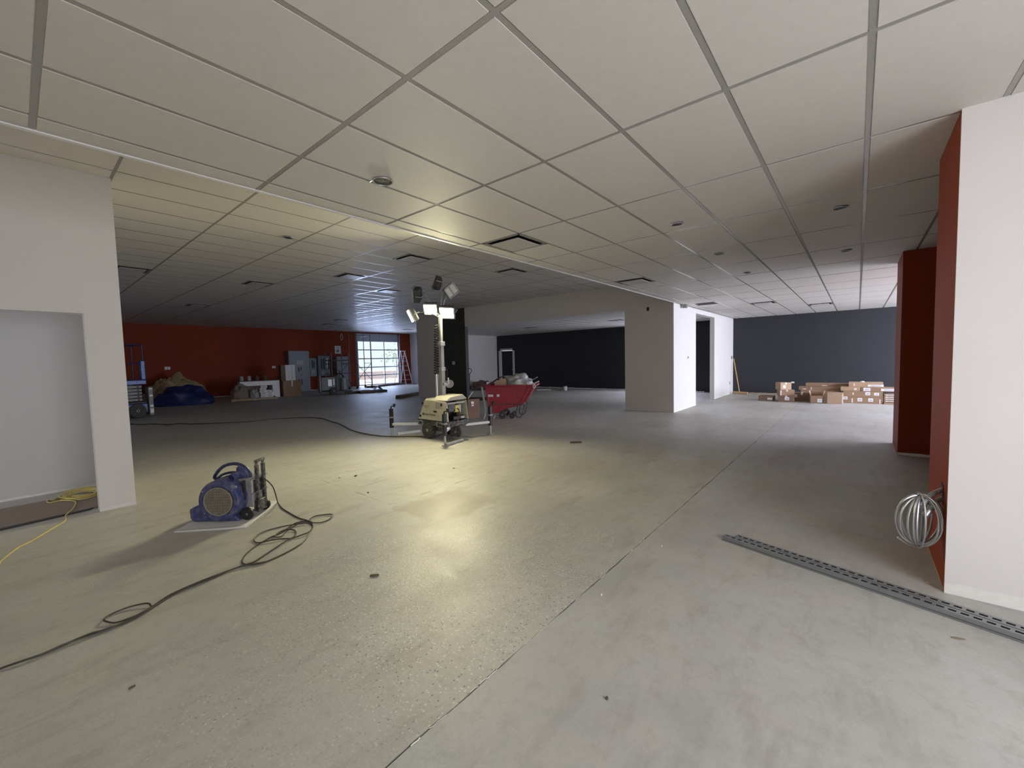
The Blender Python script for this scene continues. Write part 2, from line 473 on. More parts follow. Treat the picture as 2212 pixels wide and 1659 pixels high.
# ================================================================== STRUCTURE
ZN, ZF, ZB = 3.03, 3.70, 3.03
WN, WF = 3.20, 3.86       # near ceiling, raised far ceiling, back room ceiling
EDGE = 3.87                          # where the near ceiling ends

# ---- floor: slabs parted by sawn joints
def slab(poly, step=0.12, jit=0.004, seed=0):
    out = []
    rnd = random.Random(seed)
    n = len(poly)
    for i in range(n):
        a = Vector(poly[i]); c = Vector(poly[(i + 1) % n]); L = (c - a).length
        m = max(1, min(160, int(L / step)))
        nrm = Vector((-(c - a).y, (c - a).x)).normalized()
        for k in range(m):
            p = a + (c - a) * (k / m)
            if k: p = p + nrm * (jit * (rnd.random() - 0.5) * 2 * (1 + 1.5 * max(0, noise.noise(Vector((p.x * 2, p.y * 2, seed))))))
            out.append((p.x, p.y))
    return out

floor = struct('floor', MB().b(-6.2, 19.4, -8.3, 26.1, -0.16, -0.05), 'subfloor')
g = 0.0035
SX0, SX1, SY0, SY1 = -6.1, 19.3, -8.25, 26.05
SJ = 1.385
slabs = [([(SX0, SY0), (4.56 - g, SY0), (4.56 - g, SJ - g), (SX0, SJ - g)], 'slab_b'),
         ([(4.56 + g, SY0), (SX1, SY0), (SX1, SJ - g), (4.56 + g, SJ - g)], 'slab_b'),
         ([(SX0, SJ + g), (SX1, SJ + g), (SX1, 3.97 - g * .7), (2.60 - g * .7, 3.97 - g * .7), (2.60 - g * .7, SY1), (SX0, SY1)], 'slab_a'),
         ([(2.60 + g * .7, 3.97 + g * .7), (SX1, 3.97 + g * .7), (SX1, SY1), (2.60 + g * .7, SY1)], 'slab_a')]
for k, (poly, mt) in enumerate(slabs):
    MB().prism(slab(poly, seed=k), 'z', -0.05, 0.0).build('floor_slab', mt, floor, smooth=False)
# pale broken filler standing in the long joint
rnd = random.Random(4)
for x in [0.95, 1.05, 1.30, 1.36, 1.44, 1.72, 1.80, 1.86, 2.25, 2.6, 3.1, 3.3]:
    L = rnd.uniform(0.03, 0.11)
    pts = [(x + L * t, SJ + rnd.uniform(-0.005, 0.005), 0.0005) for t in (0, .25, .5, .75, 1)]
    MB().tube(pts, rnd.uniform(0.0014, 0.003), 5).build('joint_filler', 'scrap_white', floor)

for (a0, a1, ax) in ((4.02, 11.0, 'y'), (2.75, 6.9, 'x')):
    p = a0
    while p < a1:
        L = rnd.uniform(.25, .8); q = min(a1, p + L)
        if ax == 'y': mb_ = MB().b(2.5975, 2.6025, p, q, -.004, .0006)
        else: mb_ = MB().b(p, q, 3.9675, 3.9725, -.004, .0006)
        mb_.build('joint_filler', 'scrap_white', floor, smooth=False)
        p = q + rnd.uniform(0, .3)

# ---- walls
def wall(name, mat_, *boxes):
    mb = MB()
    for q in boxes: mb.b(*q)
    return struct(name, mb, mat_)

# left partition with a door-sized opening, hall behind it
wall('wall_left', 'white_wall', (0.52, 0.82, 6.43, 6.58, 0, WF), (-1.3, 0.52, 6.43, 6.58, 2.19, WF), (-6.1, -1.3, 6.43, 6.58, 0, WF), (0.68, 0.82, 6.58, 8.1, 0, WF))
wall('wall_hall', 'grey_wall', (-6.1, 0.68, 7.95, 8.1, 0, WF))
wall('wall_outer', 'white_wall', (-6.2, -6.05, -2.75, 8.1, 0, WF))
wall('wall_left', 'white_wall', (0.55, 0.70, 8.1, 25.8, 0, WF))
hc = struct('ceiling', MB().b(-6.1, 0.68, 6.58, 7.95, 2.75, 2.85), 'grey_wall')
# front wall with one wide opening (behind the camera)
wall('wall_front', 'white_wall', (-6.1, 3.77, -2.75, -2.60, 0, 0.06), (-6.1, 3.77, -2.75, -2.60, 2.94, WN), (-6.1, -0.4, -2.75, -2.60, 0.06, 2.94), (2.30, 3.77, -2.75, -2.60, 0.06, 2.94))
def window_unit(n, x0, x1, y, z0, z1, cols):
    o = MB()
    for k in range(cols + 1):
        x = x0 + (x1 - x0) * k / cols
        o.b(x - 0.03, x + 0.03, y - 0.05, y + 0.05, z0, z1)
    for z in (z0 + 0.03, z1 - 0.03): o.b(x0, x1, y - 0.05, y + 0.05, z - 0.03, z + 0.03)
    return struct('window_%d' % n, o, 'alu')
window_unit(1, -0.4, 2.30, -2.68, 0.06, 2.94, 1)
wall('wall_front', 'white_wall', (9.5, 18.9, -6.15, -6.0, 0, 0.12), (9.5, 18.9, -6.15, -6.0, 2.92, WN), (9.5, 10.5, -6.15, -6.0, .12, 2.92), (18.5, 18.9, -6.15, -6.0, .12, 2.92))
window_unit(2, 10.5, 18.5, -6.08, 0.12, 2.92, 5)
# right pier: white face to the camera, orange return
wr = wall('wall_right', 'orange_wall', (3.785, 4.65, -3.1, -0.46, 0, WN))
MB().b(3.77, 3.785, -2.75, -0.4605, 0, WN).build('drywall_panel', 'white_wall', wr, smooth=False)
wall('wall_right', 'orange_wall', (8.45, 9.55, -8.15, -0.49, 0, WN))
wall('wall_right', 'orange_wall', (4.65, 8.45, -3.1, -2.95, 0, WN))
# charcoal far wall
w2y0, w2y1 = 15.50, 16.52
wall('wall_back', 'charcoal', (18.8, 18.95, -8.15, 5.5, 0, WN), (18.8, 18.95, 7.7, w2y0, 0, WN), (18.8, 18.95, w2y1, 16.8, 0, WN), (18.8, 18.95, w2y0, w2y1, 2.18, WN),
     (18.8, 18.95, 5.5, 7.7, 0, .55), (18.8, 18.95, 5.5, 7.7, 2.55, WN))
mbw = MB()
for y in (5.53, 6.6, 7.67): mbw.b(18.83, 18.90, y - .03, y + .03, .55, 2.55)
for z in (.58, 2.52): mbw.b(18.83, 18.90, 5.5, 7.7, z - .03, z + .03)
struct('window_3', mbw, 'alu')  # unseen window added so light can enter the back room
# white wall with tall opening
wall('wall_middle', 'white_wall', (11.69, 13.72, 3.90, 4.05, 0, WF), (13.72, 15.92, 3.90, 4.05, 2.89, WF), (15.92, 18.8, 3.90, 4.05, 0, WF))
# block and beam closing off the back room, pier beside it
wall('wall_middle', 'white_wall', (11.68, 11.83, 3.905, 5.33, 0, WF), (11.68, 11.83, 5.33, 12.13, 2.95, WF))
wall('wall_pier', 'pier_grey', (11.68, 11.84, 12.13, 13.72, 0, WF))
wall('wall_pier', 'white_wall', (11.68, 11.84, 13.72, 15.25, 0, WF))
wall('wall_middle', 'white_wall', (13.0, 18.8, 16.8, 16.95, 0, WF))
# far hall
GX0, GX1 = 14.84, 18.10
wall('wall_back', 'orange_wall', (0.55, GX0, 25.8, 26.0, 0, WF), (GX1, 19.12, 25.8, 26.0, 0, WF), (GX0, GX1, 25.8, 26.0, 3.62, WF))
wall('wall_right', 'white_wall', (19.12, 19.3, 16.95, 26.0, 0, WF))
# unpainted strips at the foot of the walls
def foot(n, p0, p1, nrm, h=0.05, col='raw_drywall', seed=0):
    """ragged bare strip 2 mm proud of a wall from p0 to p1"""
    p0 = Vector((*p0, 0)); p1 = Vector((*p1, 0)); nv = Vector((*nrm, 0)); L = (p1 - p0).length
    m = max(3, int(L / 0.08)); rr = random.Random(seed); vs_ = []; fs_ = []
    for k in range(m + 1):
        p = p0 + (p1 - p0) * (k / m) + nv * 0.002
        hh = h * (0.75 + 0.5 * rr.random())
        vs_ += [p + Vector((0, 0, 0.004)), p + Vector((0, 0, hh)), p - nv * 0.003 + Vector((0, 0, hh))]
        if k: fs_ += [(3 * k - 3, 3 * k, 3 * k + 1, 3 * k - 2), (3 * k - 2, 3 * k + 1, 3 * k + 2, 3 * k - 1)]
    mb = MB().add(vs_, fs_)
    return struct('trim_%d' % n, mb, col)
foot(1, (0.82, 6.43), (0.52, 6.43), (0, -1), 0.035, seed=1)
foot(2, (0.66, 7.95), (-1.3, 7.95), (0, -1), 0.03, seed=2)
foot(3, (3.77, -0.46), (3.77, -2.6), (-1, 0), 0.075, seed=3)
foot(4, (4.65, -0.46), (3.79, -0.46), (0, 1), 0.018, 'card_light', seed=4)
foot(5, (8.45, -0.49), (8.45, -2.9), (-1, 0), 0.04, seed=5)
foot(6, (11.68, 3.92), (11.68, 5.33), (-1, 0), 0.04, seed=6)
foot(7, (11.70, 3.90), (13.72, 3.90), (0, -1), 0.05, seed=7)
foot(8, (15.92, 3.90), (18.78, 3.90), (0, -1), 0.035, seed=8)
foot(9, (18.8, 3.88), (18.8, -2.0), (-1, 0), 0.045, 'card_light', seed=9)
foot(10, (18.8, 5.0), (18.8, 15.4), (-1, 0), 0.04, seed=10)
foot(11, (1.0, 25.8), (14.8, 25.8), (0, -1), 0.04, seed=11)

# ---- ceilings: deck, steel tees, lay-in tiles
def in_view(p):
    d = Vector(p) - Vector((0, 0, 1.575)); z = d.dot(F_)
    if z < 0.3: return None
    x = 1106 + 895.26 * d.dot(R_) / z; y = 829.5 - 895.26 * d.dot(U_) / z
    return x, y

def tiled_ceiling(z, x_lines, y_lines, x0, x1, y0, y1, skip, limit, deck_parts, gap=0.0175, drop=0.002):
    deck = MB()
    for q in deck_parts: deck.b(*q, z + 0.12, z + 0.2)
    root = struct('ceiling', deck, 'plenum')
    half = 0.0125
    xs = [x0] + [v for v in x_lines if x0 + 0.05 < v < x1 - 0.05] + [x1]
    ys = [y0] + [v for v in y_lines if y0 + 0.05 < v < y1 - 0.05] + [y1]
    for x in xs[1:-1]: MB().b(x - half, x + half, y0, y1, z, z + 0.004).build('ceiling_tee', 'tee', root, smooth=False)
    for y in ys[1:-1]: MB().b(x0, x1, y - half, y + half, z + 0.0004, z + 0.0042).build('ceiling_tee', 'tee', root, smooth=False)
    cells = []
    for i in range(len(xs) - 1):
        for j in range(len(ys) - 1):
            a, b_, c, d = xs[i], xs[i + 1], ys[j], ys[j + 1]
            rects = [(a, b_, c, d)]
            for (sx0, sx1, sy0, sy1) in skip:
                nr = []
                for (p, q, r, s) in rects:
                    if sx0 < q - .1 and sx1 > p + .1 and sy0 < s - .1 and sy1 > r + .1:
                        if sx0 - p > .1: nr.append((p, sx0, r, s))
                        if q - sx1 > .1: nr.append((sx1, q, r, s))
                    else: nr.append((p, q, r, s))
                rects = nr
            for r in rects:
                pr = [in_view((px, py, z)) for px in r[:2] for py in r[2:]]
                area = 0
                if all(pr):
                    w = max(p[0] for p in pr) - min(p[0] for p in pr); h = max(p[1] for p in pr) - min(p[1] for p in pr)
                    if max(p[0] for p in pr) > 0 and min(p[0] for p in pr) < 2212 and max(p[1] for p in pr) > 0: area = min(w, 3000) * min(h, 3000)
                elif any(pr): area = 1e6
                cells.append((area, r))
    cells.sort(key=lambda q: -q[0])
    cache = {}; rest = MB()
    def tile_mb(mb, cx, cy, w, d, zz):
        # tegular tile: face drops below the tee, edges stepped
        mb.b(cx - w / 2 + .001, cx + w / 2 - .001, cy - d / 2 + .001, cy + d / 2 - .001, zz + 0.0045, zz + 0.018)
        mb.b(cx - w / 2 + gap, cx + w / 2 - gap, cy - d / 2 + gap, cy + d / 2 - gap, zz - drop, zz + 0.0047)
        return mb
    for k, (area, r) in enumerate(cells):
        w, d = r[1] - r[0], r[3] - r[2]; cx, cy = (r[0] + r[1]) / 2, (r[2] + r[3]) / 2
        if k < limit and area > 0:
            key = (round(w, 3), round(d, 3))
            if key not in cache: cache[key] = tile_mb(MB(), 0, 0, w, d, 0).mesh('ceiling_tile', 'tile', False)
            o = bpy.data.objects.new('ceiling_tile', cache[key]); COL.objects.link(o)
            o.parent = root; o.location = (cx, cy, z + 0.0005 * math.sin(k * 1.7))
        else: tile_mb(rest, cx, cy, w, d, z)
    if rest.v:
        o = rest.build('ceiling_tile_field', 'tile', root, smooth=False); o['kind'] = 'stuff'
    return root

T2, T4 = 0.6096, 1.2192
nx = [1.3766 + T4 * j for j in range(-7, 16)]
ny = sorted(4.2413 - T2 * b_ for b_ in range(0, 22))
fx = [2.04 + T4 * j for j in range(-2, 16)]
fy = [6.16 + T2 * j for j in range(-4, 34)]
near_diff = [(3.815, 3.022), (7.4726, 3.022), (12.35, 3.022), (13.569, 1.803), (15.398, 0.584)]
far_diff = [(1.43, 11.646), (3.87, 11.646), (5.09, 9.208), (5.09, 6.77), (7.53, 6.16), (6.92, 10.427), (3.87, 17.132), (9.97, 18.9616), (10.575, 21.40), (16.06, 22.0096)]
back_diff = [(15.0, 11.3), (15.0, 7.1)]
def sq(l): return [(x, x + T2, y, y + T2) for x, y in l]
tiled_ceiling(ZN, nx, ny, -6.0, 18.8, -8.0, EDGE - 0.02, sq(near_diff), 300, [(-6.05, 18.9, -8.15, EDGE)])
tiled_ceiling(ZF, fx, fy, -6.0, 19.12, EDGE + 0.02, 25.8, sq(far_diff), 300, [(-6.05, 19.3, EDGE - .1, 26.0)], 0.0145, -0.001)
tiled_ceiling(ZB, [12.6 + T4 * j for j in range(7)], [4.6 + T2 * j for j in range(22)], 11.83, 18.8, 4.05, 15.25, [(15.04, 15.65, 11.306, 11.915), (15.04, 15.65, 7.04, 7.65)], 300, [(11.83, 18.8, 4.05, 15.25)])
struct('ceiling', MB().b(13.0, 18.8, 15.25, 16.8, ZB, ZB + .12), 'white_wall')
# closing fascia and edge trim of the lower ceiling
wall('wall_bulkhead', 'white_wall', (-6.0, 11.68, EDGE - 0.02, EDGE, ZN, WF))
struct('trim_12', MB().b(-6.0, 11.68, EDGE - 0.028, EDGE + 0.006, ZN - 0.008, ZN + 0.02), 'white_paint_metal')

# ---- ceiling diffusers (lift-out units)
def make_diffuser(label, x, y, z, group):
    t = thing('ceiling_diffuser', label, 'vent', (x + T2 / 2, y + T2 / 2, z), 0, group)
    h = T2 / 2 - 0.012
    f = MB()
    f.b(-h, h, -h, -h + .035, 0, .012).b(-h, h, h - .035, h, 0, .012).b(-h, -h + .035, -h, h, 0, .012).b(h - .035, h, -h, h, 0, .012)
    f.build('frame', 'tee', t, smooth=False)
    w = MB()
    i = h - .036
    w.b(-i, i, -i, -i + .01, .004, .10).b(-i, i, i - .01, i, .004, .10).b(-i, -i + .01, -i, i, .004, .10).b(i - .01, i, -i, i, .004, .10).b(-i, i, -i, i, .095, .105)
    w.build('plenum_box', 'black', t, smooth=False)
    MB().b(-.215, .215, -.215, .215, -.020, -.010).build('face_plate', 'plate', t, .003)
    MB().b(-.03, .03, -.03, .03, -.012, .096).build('plate_hanger', 'black', t, smooth=False)
    return t
nl = ["square ceiling diffuser in the lower ceiling just in front of the lit lamps", "dark slotted ceiling diffuser above the pale block beside the beam", None,
      "ceiling diffuser over the far right bay, left of its pair", "ceiling diffuser over the far right bay, nearest the dark red pier"]
for k, (x, y) in enumerate(near_diff):
    if k != 2: make_diffuser(nl[k], x, y, ZN, 'ceiling diffusers')
fl = ["ceiling diffuser partly cut off by the left white wall end", "raised ceiling diffuser right of the one at the white wall end", "raised ceiling diffuser catching bright daylight over the glazed door reflections",
      "raised ceiling diffuser directly above the light tower lamps", "raised ceiling diffuser half hidden by the edge of the lower ceiling", "raised ceiling diffuser behind and left of the lamp heads",
      "raised ceiling diffuser in the dark above the tarp heap", "far raised ceiling diffuser above the tall grey cabinets",
      "far raised ceiling diffuser above the left scaffold", "far raised ceiling diffuser above the white stepladder"]
for k, (x, y) in enumerate(far_diff): make_diffuser(fl[k], x, y, ZF, 'ceiling diffusers')
make_diffuser("ceiling diffuser inside the dark back room, left one seen under the beam", 15.04, 11.306, ZB, 'ceiling diffusers')
make_diffuser("ceiling diffuser inside the dark back room, right one seen under the beam", 15.04, 7.04, ZB, 'ceiling diffusers')
# louvred return grille beside the white wall
t = thing('return_grille', 'louvred grey return air grille in the ceiling along the white wall top', 'vent', (12.35 + T2 / 2, 3.022 + T2 / 2, ZN))
h = T2 / 2 - .012
MB().b(-h, h, -h, -h + .03, 0, .012).b(-h, h, h - .03, h, 0, .012).b(-h, -h + .03, -h, h, 0, .012).b(h - .03, h, -h, h, 0, .012).build('frame', 'tee', t, smooth=False)
for k in range(14):
    MB().box((0, -h + .05 + k * (2 * h - .1) / 13, .012), (2 * h - .06, .03, .002), (0.7, 0, 0)).build('louvre', 'frame_grey', t, smooth=False)
MB().b(-h, h, -h, h, .05, .06).build('backing', 'black', t, smooth=False)
t = thing('exit_box', 'small grey junction box hanging at the top of the white wall', 'box', (12.32, 3.80, ZN))
MB().b(-.06, .06, -.06, .06, -.10, 0).build('body', 'frame_grey', t, .006)
MB().b(-.045, .045, -.064, -.058, -.085, -.015).build('cover', 'strut', t)
# downlight holes: flat dark discs carry the hole's shade in their colour, metal rims
def can_light(label, x, y, z, r, mat_='black', rim='galv'):
    t = thing('downlight_can', label, 'light', (x, y, z - 0.004), 0, 'downlight openings')
    MB().torus((0, 0, -0.003), (0, 0, 1), r, 0.006, 24, 6).build('rim', rim, t)
    MB().lathe([(r * .96, -0.0035), (r * .9, -0.004), (r * .02, -0.0045)], (0, 0, 0), (0, 0, 1), 20).build('opening', mat_, t)
    return t
t = can_light('round metal downlight can set in the ceiling, largest and nearest', 1.97, 2.93, ZN - .004, 0.075, 'black_dusty', 'steel')
for a in (0.6, 2.6, 4.9): MB().bar((.075 * math.cos(a), .075 * math.sin(a), -.003), (.10 * math.cos(a), .10 * math.sin(a), -.02), .012, .003).build('clip', 'steel', t)
can_light('black downlight hole in the lower ceiling at the shadow edge', 4.76, 1.55, ZN - .004, .06)
can_light('black downlight hole in the shaded ceiling nearest the orange wall', 5.41, .16, ZN - .004, .06)
can_light('black downlight hole in the shaded ceiling, second out from the orange wall', 7.73, .15, ZN - .004, .06)
can_light('black downlight hole in the dim ceiling left of the shaded pair', 6.57, 1.55, ZN - .004, .06)
can_light('faint black downlight hole farther off in the dim lower ceiling', 8.45, 1.53, ZN - .004, .055)
can_light('small dark sensor hole in the raised ceiling left of the lamps', 3.04, 7.30, ZF - .004, .07)

# ---- doors
d1 = struct('door_1', MB().b(18.86, 18.90, w2y0 + .05, w2y1 - .05, 0.0, 2.12), 'charcoal')
for q in ((w2y0 - .06, w2y0 + .04, 0, 2.24), (w2y1 - .04, w2y1 + .10, 0, 2.24)):
    MB().b(18.74, 18.93, q[0], q[1], q[2], q[3]).build('door_frame', 'white_wall', d1, smooth=False)
MB().b(18.74, 18.93, w2y0 - .06, w2y1 + .10, 2.14, 2.25).build('door_frame', 'white_wall', d1, smooth=False)
MB().cyl((18.86, w2y0 + .15, 1.0), (18.80, w2y0 + .15, 1.0), .025).build('door_handle', 'steel', d1)

# glazed sectional garage door
gd = struct('door_2', MB().b(GX0, GX1, 25.86, 25.92, 3.10, 3.66), 'door_metal')
for x in (15.86, 16.6): MB().b(x - .015, x + .015, 25.83, 25.87, 3.12, 3.64).build('header_rib', 'door_metal', gd, smooth=False)
zr = [0.10, 0.75, 1.31, 1.90, 2.50, 3.10]
xr = [GX0, 15.86, 16.90, 18.02]
for z in zr: MB().b(GX0, GX1, 25.84, 25.90, z - .035, z + .035).build('door_rail', 'door_metal', gd, smooth=False)
for x in (GX0 + .03, 15.86, 16.90, 18.05): MB().b(x - .035, x + .035, 25.845, 25.895, .05, 3.12).build('door_stile', 'door_metal', gd, smooth=False)
for i in range(3):
    for j in range(5):
        MB().b(xr[i] + .03, xr[i + 1] - .03, 25.866, 25.872, zr[j] + .03, zr[j + 1] - .03).build('pane', 'glass', gd, smooth=False)
for x in (GX0 - .06, GX1 + .03): MB().b(x - .03, x + .03, 25.72, 25.80, 0, 3.6).build('door_track', 'door_metal', gd, smooth=False)

# ---- outside, seen through the garage door
struct('ground', MB().b(-20, 60, 26.0, 90, -.25, -.05), 'outside_ground')
t = thing('retaining_wall', 'low pinkish block wall outside beyond the glazed door', 'wall', (22, 38, -.05))
bl = MB().b(-.39, .39, -.2, .2, 0, .19).mesh('wall_block', 'block', False)
for r in range(4):
    for k in range(-9, 12):
        o = bpy.data.objects.new('wall_block', bl); COL.objects.link(o); o.parent = t
        o.location = (k * .8 + (.4 if r % 2 else 0), .03 * r + .015 * math.sin(k * 5.1 + r), r * .2)
t = thing('tree', 'small green tree outside beyond the low block wall', 'tree', (30.5, 44, -.05))
MB().cyl((0, 0, 0), (.1, 0, 2.2), .12, .07).build('trunk', 'bark', t)
mb = MB()
for k in range(120):
    p = Vector((random.gauss(0, .8), random.gauss(0, .8), 2.3 + random.gauss(0, .6)))
    mb.box(p, (.22, .12, .01), (random.random() * 3, random.random() * 3, random.random() * 3))
o = mb.build('foliage', 'leaf', t, smooth=False); o['kind'] = 'stuff'

# ================================================================== LIGHT TOWER
Rw = Vector((0.6392, -0.7687, 0.0)); Fw = Vector((0.7687, 0.6392, 0.0))
T0 = Vector((5.68, 6.62, 0))
tw = thing('light_tower', 'cream mobile light tower on outriggers with lit flood lamps on a tall mast', 'light tower', T0)
# hood and body (x = depth away, y = along the cream side)
MB().prism([(.495, .385), (.46, .43), (.27, .775), (.22, .80), (-.10, .80), (-.10, .385)], 'x', -.28, .28).build('body', 'cream', tw, .012)
MB().prism([(-.10, .385), (-.10, .79), (-.40, .775), (-.44, .70), (-.46, .385)], 'x', -.285, -.262).build('side_panel', 'cream', tw, .006)
MB().prism([(-.10, .385), (-.10, .79), (-.40, .775), (-.46, .385)], 'x', .262, .285).build('side_panel', 'cream', tw, .006)
mb = MB().prism([(-.285, .79), (-.18, .875), (.16, .905), (.285, .80)], 'y', -.44, .0)
mb.build('hood', 'cream_top', tw, .02)
MB().prism([(-.28, .79), (-.22, .825), (.22, .83), (.28, .79)], 'y', .0, .27).build('hood', 'cream_top', tw, .02)
MB().b(-.26, .26, -.12, -.105, .39, .78).build('bulkhead_plate', 'black', tw)
MB().b(-.285, .285, -.455, .50, .27, .385).build('chassis', 'black_dusty', tw, .015)
MB().prism([(.36, .27), (-.30, .27), (-.20, .15), (.10, .15)], 'x', -.22, .22).build('fuel_tank', 'black_dusty', tw, .02)
MB().b(-.20, -.02, -.40, -.30, .56, .72).b(-.24, -.21, -.40, -.2, .40, .75).build('engine_block', 'black_dusty', tw, .01)
MB().b(-.02, .10, -.36, -.345, .545, .685).build('warning_label', 'yellow', tw)
MB().b(.10, .17, -.36, -.34, .53, .69).build('control_panel', 'frame_grey', tw, .004)
MB().b(-.24, .24, -.40, -.36, .72, .755).build('shelf_rail', 'cream_top', tw, .004)
MB().b(-.10, .22, -.42, -.30, .395, .47).build('battery_box', 'black', tw, .01)
MB().b(.10, .20, -.425, -.41, .41, .46).build('socket_plate', 'frame_grey', tw, .003)
fl_ = MB().box((.40, -.50, .58), (.26, .012, .40), (0, 0, -0.35)).build('access_door', 'maroon', tw, .004)
MB().box((.36, -.503, .71), (.06, .006, .05), (0, 0, -0.35)).build('label_sticker', 'paper', fl_)
MB().box((.36, -.503, .655), (.05, .006, .03), (0, 0, -0.35)).build('label_sticker', 'paper', fl_)
MB().bar((.30, -.44, .80), (.42, -.46, .93), .012).build('door_prop', 'frame_grey', tw)
# latches, vents and side marks on the cream face
for (y, z) in ((.31, .72), (.40, .455), (-.28, .715), (-.31, .44)):
    MB().b(-.294, -.28, y - .022, y + .022, z - .025, z + .025).build('latch', 'black', tw, .003)
MB().b(-.290, -.28, -.13, -.03, .555, .585).build('vent_slot', 'black', tw)
MB().b(-.289, -.28, -.30, -.10, .63, .77).build('dust_patch_plate', 'cream_top', tw, .004)
text_obj('lettering', 'GENERAC', 0.042, (-.2815, .29, .655), (PI / 2, 0, -PI / 2), 'ink_grey', tw)
text_obj('lettering', 'MOBILE', 0.026, (-.2815, .26, .625), (PI / 2, 0, -PI / 2), 'ink_grey', tw)
text_obj('lettering', 'United', 0.060, (-.2815, .275, .482), (PI / 2, 0, -PI / 2), 'ink', tw)
text_obj('lettering', 'Rentals', 0.060, (-.2815, .095, .482), (PI / 2, 0, -PI / 2), 'ink', tw)
MB().torus((-.282, .305, .50), (1, 0, 0), .022, .005, 20, 5).build('logo_ring', 'ink', tw)
MB().b(-.283, -.281, .299, .311, .49, .51).build('logo_bar', 'ink', tw)
# bumper steps
for y0, y1 in ((.30, .47), (-.34, -.12)):
    MB().b(-.31, -.285, y0, y1, .345, .365).b(-.31, -.285, y0, y1, .27, .285).b(-.31, -.285, y0, y0 + .02, .27, .365).b(-.31, -.285, y1 - .02, y1, .27, .365).build('step_bracket', 'frame_grey', tw, .004)
# wheels
def wheel(parent, c, axis, r, w, tyre='rubber', hub='hub', name='wheel'):
    c = Vector(c); a = Vector(axis).normalized()
    wv = MB().lathe([(r * .62, -w / 2), (r * .93, -w / 2), (r, -w * .3), (r, w * .3), (r * .93, w / 2), (r * .62, w / 2)], c, a, 28).build(name, tyre, parent)
    MB().lathe([(r * .62, -w * .46), (r * .58, -w * .40), (r * .25, -w * .42), (r * .12, -w * .58), (r * .12, w * .58), (r * .25, w * .42), (r * .58, w * .40), (r * .62, w * .46)], c, a, 22).build('hub', hub, wv)
    return wv
wheel(tw, (-.26, .16, .175), (1, 0, 0), .175, .11)
wheel(tw, (.26, .16, .175), (1, 0, 0), .175, .11)
wheel(tw, (.06, -.30, .125), (.9, .45, 0), .125, .07)
MB().cyl((-.26, .16, .175), (.26, .16, .175), .022).build('axle', 'black_dusty', tw)
MB().bar((.06, -.30, .14), (.06, -.27, .30), .035).build('jockey_post', 'frame_grey', tw)
# outriggers: arm, jack post, crank, foot
for (jx, jy, ax, ay) in ((-.58, 1.01, -.20, .47), (-.60, -.72, -.22, -.42), (.76, -.62, .22, -.42), (.78, 1.00, .22, .47)):
    s = -1 if jx < 0 else 1
    MB().bar((ax, ay, .265), (jx, jy, .265), .05).build('outrigger_arm', 'white_paint_metal', tw, .004)
    jk = MB().b(jx - .033, jx + .033, jy - .033, jy + .033, .19, .60).build('jack_post', 'black', tw, .006)
    MB().cyl((jx, jy, .02), (jx, jy, .30), .021).build('jack_leg', 'steel', jk)
    MB().cyl((jx, jy, 0), (jx, jy, .022), .075, .06, 18).build('jack_foot', 'frame_grey', jk)
    MB().cyl((jx, jy, .60), (jx, jy, .645), .016).bar((jx, jy, .64), (jx - .05 * Rw.x * -1, jy + .05 * Rw.y, .66), .02).cyl((jx + .05, jy - .04, .63), (jx + .055, jy - .045, .70), .02, .03).build('crank_handle', 'black', jk)
    MB().b(jx - .04, jx + .04, jy - .04, jy + .04, .40, .43).build('clamp_band', 'frame_grey', jk)
# mast
MB().b(-.048, .048, -.048, .048, .80, 1.42).build('mast_section', 'mast', tw, .006)
MB().b(-.04, .04, -.04, .04, 1.42, 1.92).build('mast_section', 'mast', tw, .006)
MB().b(-.058, .058, -.058, .058, 1.90, 1.99).build('mast_collar', 'frame_grey', tw, .006)
MB().b(-.058, .058, -.058, .058, 1.38, 1.46).build('mast_collar', 'frame_grey', tw, .006)
MB().b(-.03, .03, -.03, .03, 1.99, 2.52).build('mast_section', 'mast', tw, .005)
cp = -Rw * .115
MB().cyl((cp.x, cp.y, .79), (cp.x, cp.y, 1.32), .038, n=20).build('cable_tube', 'steel', tw)
co = []
for k in range(19 * 12 + 1):
    a = 2 * PI * k / 12; u = k / (19 * 12)
    r = .055 - .018 * u
    co.append((cp.x + r * math.cos(a) + .02 * u, cp.y + r * math.sin(a) - .02 * u, 1.32 + 1.02 * u))
MB().tube(co, .011, 6).build('coiled_cable', 'black', tw)
wp = Rw * .14
wd = MB().cyl((wp.x, wp.y, 1.11), (wp.x + .05, wp.y + .04, 1.11), .085, n=20).build('winch', 'frame_grey', tw)
MB().bar((wp.x - .01, wp.y, 1.11), (wp.x - .03, wp.y - .01, 1.24), .022).build('winch_handle', 'white_plastic', wd)
MB().b(-.03, .10, -.09, -.04, 1.08, 1.14).build('winch_bracket', 'frame_grey', tw)
MB().tube([(Rw.x * .06, Rw.y * .06, 1.45), (Rw.x * .11, Rw.y * .11, 1.40), (Rw.x * .10, Rw.y * .10, 1.28), (Rw.x * .07, Rw.y * .07, 1.2)], .009, 6).build('mast_cable', 'black', tw)
MB().tube(spline([(.02, -.40, .62), (.0, -.47, .60), (-.03, -.52, .50), (-.12, -.52, .36), (-.22, -.42, .22), (-.20, .0, .05), (-.19, .20, .02), (-.30, .45, .012), (-.55, .85, .012)], 6), .011, 6).build('supply_cord', 'cord_red', tw)
MB().bar((-.63, -.78, .03), (-.09, -.66, .03), .045).build('tow_bar', 'frame_grey', tw, .005)
MB().bar((-.02, -.30, .03), (.0, -.74, .03), .035).build('tow_bar', 'frame_grey', tw, .005)
MB().bar((-.42, 1.05, .03), (.10, .92, .03), .05).build('floor_bar', 'white_paint_metal', tw, .005)

